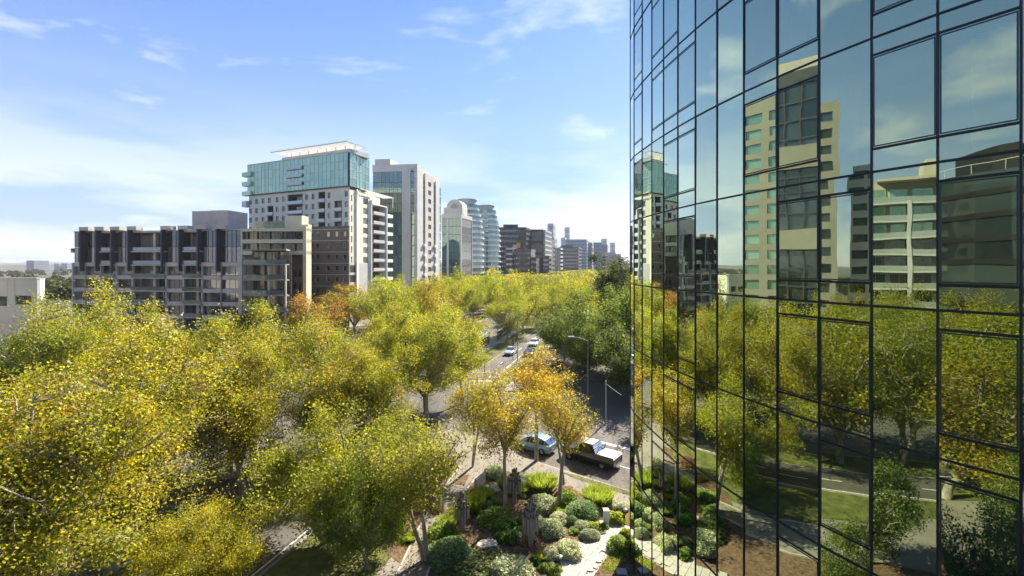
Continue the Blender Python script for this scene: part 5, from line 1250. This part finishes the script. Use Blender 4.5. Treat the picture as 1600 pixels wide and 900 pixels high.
SEDAN = [(0, .30, .62, .66, .72, .60), (.4, .22, .76, .82, .86, .72), (1.25, .22, .90, .95, .88, .76), (1.95, .22, .94, 1.38, .88, .64), (3.1, .22, .95, 1.42, .88, .64), (3.75, .24, .95, 1.05, .86, .70), (4.4, .26, .94, .98, .84, .70), (4.6, .34, .82, .86, .78, .66)]
UTE = [(0, .42, .80, .86, .80, .68), (.35, .36, .95, 1.02, .92, .80), (1.35, .36, 1.08, 1.14, .93, .82), (1.95, .36, 1.10, 1.62, .93, .72), (2.4, .36, 1.10, 1.78, .93, .70), (3.2, .36, 1.10, 1.78, .93, .70), (3.55, .36, 1.10, 1.15, .93, .84), (5.15, .40, 1.10, 1.13, .92, .86), (5.25, .46, 1.06, 1.09, .90, .84)]
car(2.15, 42.5, -.83, .56, paint('light blue paint', (.22, .40, .50)), 'light blue hatchback driving up to the corner behind the golden trees', HATCH, 1.72, (.75, 3.25))
ut, ox, lg = car(7.0, 39.9, -.78, .62, paint('dark green paint', (.022, .030, .026)), 'dark utility truck with a white tray cover on the cross street', UTE, 1.86, (.95, 4.15), name='utility_truck')
MB().box(ox+3.66, ox+5.2, -.80, .80, 1.145, 1.20).build('tray_cover', M['white'], ut)
mb = MB()
for s in (-1, 1): mb.tube([(ox+3.6, s*.72, 1.14), (ox+3.75, s*.62, 1.62), (ox+3.75, 0, 1.66)], .045, 6)
mb.build('sports_bar', M['darksteel'], ut)
MB().box(ox+2.35, ox+3.15, -.62, .62, 1.79, 1.83).build('roof_panel', M['white'], ut)
rdir = (-.259, -.966)
car(4.9, 97.5, *rdir, paint('white paint car', (.72, .73, .72)), 'white car coming down the service lane', SEDAN)
car(-.2, 88, *rdir, paint('silver paint', (.52, .54, .55)), 'silver car at the stop line beside the tram shelter', SEDAN)
car(3.4, 86.5, *rdir, paint('black paint', (.02, .02, .022)), 'black car in the kerb lane ahead of the white one', SEDAN)
car(-54, 74.3, .86, -.5, paint('pale silver paint', (.60, .62, .63)), 'pale silver car parked left of the blue one by the apartments', SEDAN)
car(-49.8, 72.5, .86, -.5, paint('mid blue paint', (.10, .22, .34)), 'blue car parked by the apartments', HATCH)
car(RP(-11, 62)[0], 62, -.26, -.96, paint('white paint van', (.70, .70, .69)), 'white car crossing the intersection behind the median trees', SEDAN)
car(RP(-35, 52)[0], 52, .26, .96, paint('pearl paint', (.62, .61, .58)), 'pale car in the far service lane behind leaves', SEDAN)
car(RP(-2.4, 8)[0], 8, -.26, -.96, paint('charcoal paint', (.05, .05, .055)), 'charcoal car in the near service lane seen only in the glass', SEDAN)
car(RP(-34, 4)[0], 4, .26, .96, paint('grey paint', (.25, .26, .27)), 'grey car across the avenue seen only in the glass', SEDAN)

# ------------------------------------------------------------------ street furniture
M['polegrey'] = pm('grey painted pole', (.22, .225, .22), .6, .1, 2)
def lamp_post(x, y, h, arm, az, label, sig=False):
    t = tag(empty('street_lamp', (x, y, 0)), label, 'street lamp')
    MB().tube([(0, 0, 0), (0, 0, 1.2), (0, 0, h)], [.09, .075, .045], 8).build('pole', M['polegrey'], t)
    ex, ey = math.cos(az)*arm, math.sin(az)*arm
    MB().tube([(0, 0, h-.1), (ex*.5, ey*.5, h+.35), (ex, ey, h+.45)], .04, 6).build('arm', M['steel'], t)
    MB().box(-.42, .30, -.13, .13, -.06, .07).build('lamp_head', M['steel'], t, (ex, ey, h+.45), az)
    MB().lathe([(.2, 0), (.2, .08), (.14, .1)], 8).build('base', M['darksteel'], t); return t
lamp_post(9.25, 54.6, 8.3, 2.1, math.pi, 'grey street lamp with a single arm over the cross street')
lamp_post(1.0, 81.3, 8.3, 2.8, math.pi*.97, 'grey street lamp with a long arm at the tram stop crossing')
lamp_post(-62.2, 75.5, 7.0, 1.0, 0, 'thin pale lamp post in front of the rust-orange tree')
lamp_post(-51, 75.2, 4.8, .8, 0, 'short pale lamp post beside the parked cars')
def signal(x, y, label, rz=0):
    t = tag(empty('traffic_signal', (x, y, 0), rz), label, 'traffic signal')
    MB().tube([(0, 0, 0), (0, 0, 3.6)], .06, 8).build('pole', M['darksteel'], t)
    b = MB().box(-.17, .17, -.28, -.08, 2.7, 3.7).build('signal_head', M['darksteel'], t)
    for k, c in enumerate(('lampred', 'b_orange', 'greenpaint')): MB().tube([(0, -.285, 3.5-.3*k), (0, -.31, 3.5-.3*k)], .10, 10).build('lens', M[c], b)
signal(*g(801.5, 562), 'traffic signal post at the stop line')
signal(*g(757, 585), 'traffic signal post at the tram crossing')
# tram stop: platform, two shelters
pf = tag(empty('tram_platform', (*RP(-10.3, 96), 0)), 'raised concrete tram platform beside the median lawn', 'platform')
o = pf.location; P_ = [RP(-12.2, 80), RP(-8.6, 80), RP(-8.6, 126), RP(-12.2, 126)]
MB().prism([(a-o.x, b-o.y) for a, b in P_], 0, .3).build('deck', M['concrete'], pf)
for yy in np.arange(80.5, 126, 2.6):
    p = RP(-8.75, yy); MB().tube([(p[0]-o.x, yy-o.y, .3), (p[0]-o.x, yy-o.y, 1.35)], .035, 6).build('rail_post', M['steel'], pf)
for zz_ in (.85, 1.33):
    a, b = RP(-8.75, 80.5), RP(-8.75, 125); MB().tube([(a[0]-o.x, a[1]-o.y, zz_), (b[0]-o.x, b[1]-o.y, zz_)], .03, 6).build('rail', M['steel'], pf)
def shelter(Y, L, label):
    x, y = RP(-10.4, Y); t = tag(empty('tram_shelter', (x, y, .3), -math.atan(.268)), label, 'shelter')
    MB().add([(-1.5, 0, 2.75), (1.5, 0, 2.95), (1.5, L, 2.95), (-1.5, L, 2.75), (-1.5, 0, 2.87), (1.5, 0, 3.07), (1.5, L, 3.07), (-1.5, L, 2.87)], [(0, 3, 2, 1), (4, 5, 6, 7), (0, 1, 5, 4), (1, 2, 6, 5), (2, 3, 7, 6), (3, 0, 4, 7)]).build('roof', M['b_lgrey'], t)
    for yy in np.linspace(.5, L-.5, 5):
        MB().tube([(.9, yy, 0), (.9, yy, 2.9)], .06, 6).build('post', M['darksteel'], t)
    for i in range(4):
        y0 = .55 + i*(L-1.1)/4; MB().box(.88, .92, y0+.08, y0+(L-1.1)/4-.08, .25, 2.1).build('glass_screen', M['g_rail'], t)
    MB().box(.25, .7, 2, L-2, .42, .48).build('bench_seat', M['timber'], t)
    for yy in (2.4, L-2.4): MB().box(.4, .5, yy, yy+.1, 0, .42).build('bench_leg', M['darksteel'], t)
shelter(84, 12.5, 'nearer tram shelter with a flat pale roof and glass screens')
shelter(101, 12.5, 'farther tram shelter behind the median plane tree')
x, y = g(752, 562); t = tag(empty('ticket_cabinet', (x, y, .3)), 'pale upright cabinet at the end of the tram platform', 'cabinet'); MB().box(-.3, .3, -.25, .25, 0, 1.75).build('body', M['white'], t); MB().box(-.33, .33, -.28, .28, 1.753, 1.82).build('cap', M['steel'], t)
# overhead pole and wires by the tower
t = tag(empty('utility_pole', (10.4, 49.6, 0)), 'pale utility pole carrying wires behind the golden trees', 'pole')
MB().tube([(0, 0, 0), (0, 0, 4.7)], [.08, .055], 8).build('pole', M['b_conc'], t); MB().tube([(-.1, 0, 4.4), (1.6, -.4, 3.2)], .03, 6).build('stay', M['steel'], t)
for i, (z0, dz) in enumerate(((4.3, .5), (3.6, .35), (2.9, .2))):
    P = [(9.25 + 17*s, 54.6 - 12.5*s*.9, z0 + .5 - dz*math.sin(math.pi*s)) for s in np.linspace(0, 1, 9)]
    tag(MB().tube(P, .022, 5).build('overhead_wire', M['darksteel']), ['highest overhead wire across the shaded street', 'middle overhead wire across the shaded street', 'lowest overhead wire across the shaded street'][i], 'wire', 'overhead wires by the tower')

# ------------------------------------------------------------------ air: one even box of pale haze round everything
m, nt, out = nmat('haze air'); pv = nt.nodes.new('ShaderNodeVolumePrincipled'); nt.links.new(pv.outputs[0], out.inputs['Volume'])
pv.inputs['Color'].default_value = (.86, .90, .97, 1); pv.inputs['Density'].default_value = .00011; pv.inputs['Anisotropy'].default_value = .1
hb = MB().box(-6100, 6100, -3100, 9100, -1.5, 175).build('haze', m); hb['kind'] = 'stuff'; hb['label'] = 'thin pale haze over the city'
cy.volume_bounces = 0; cy.volume_max_steps = 64
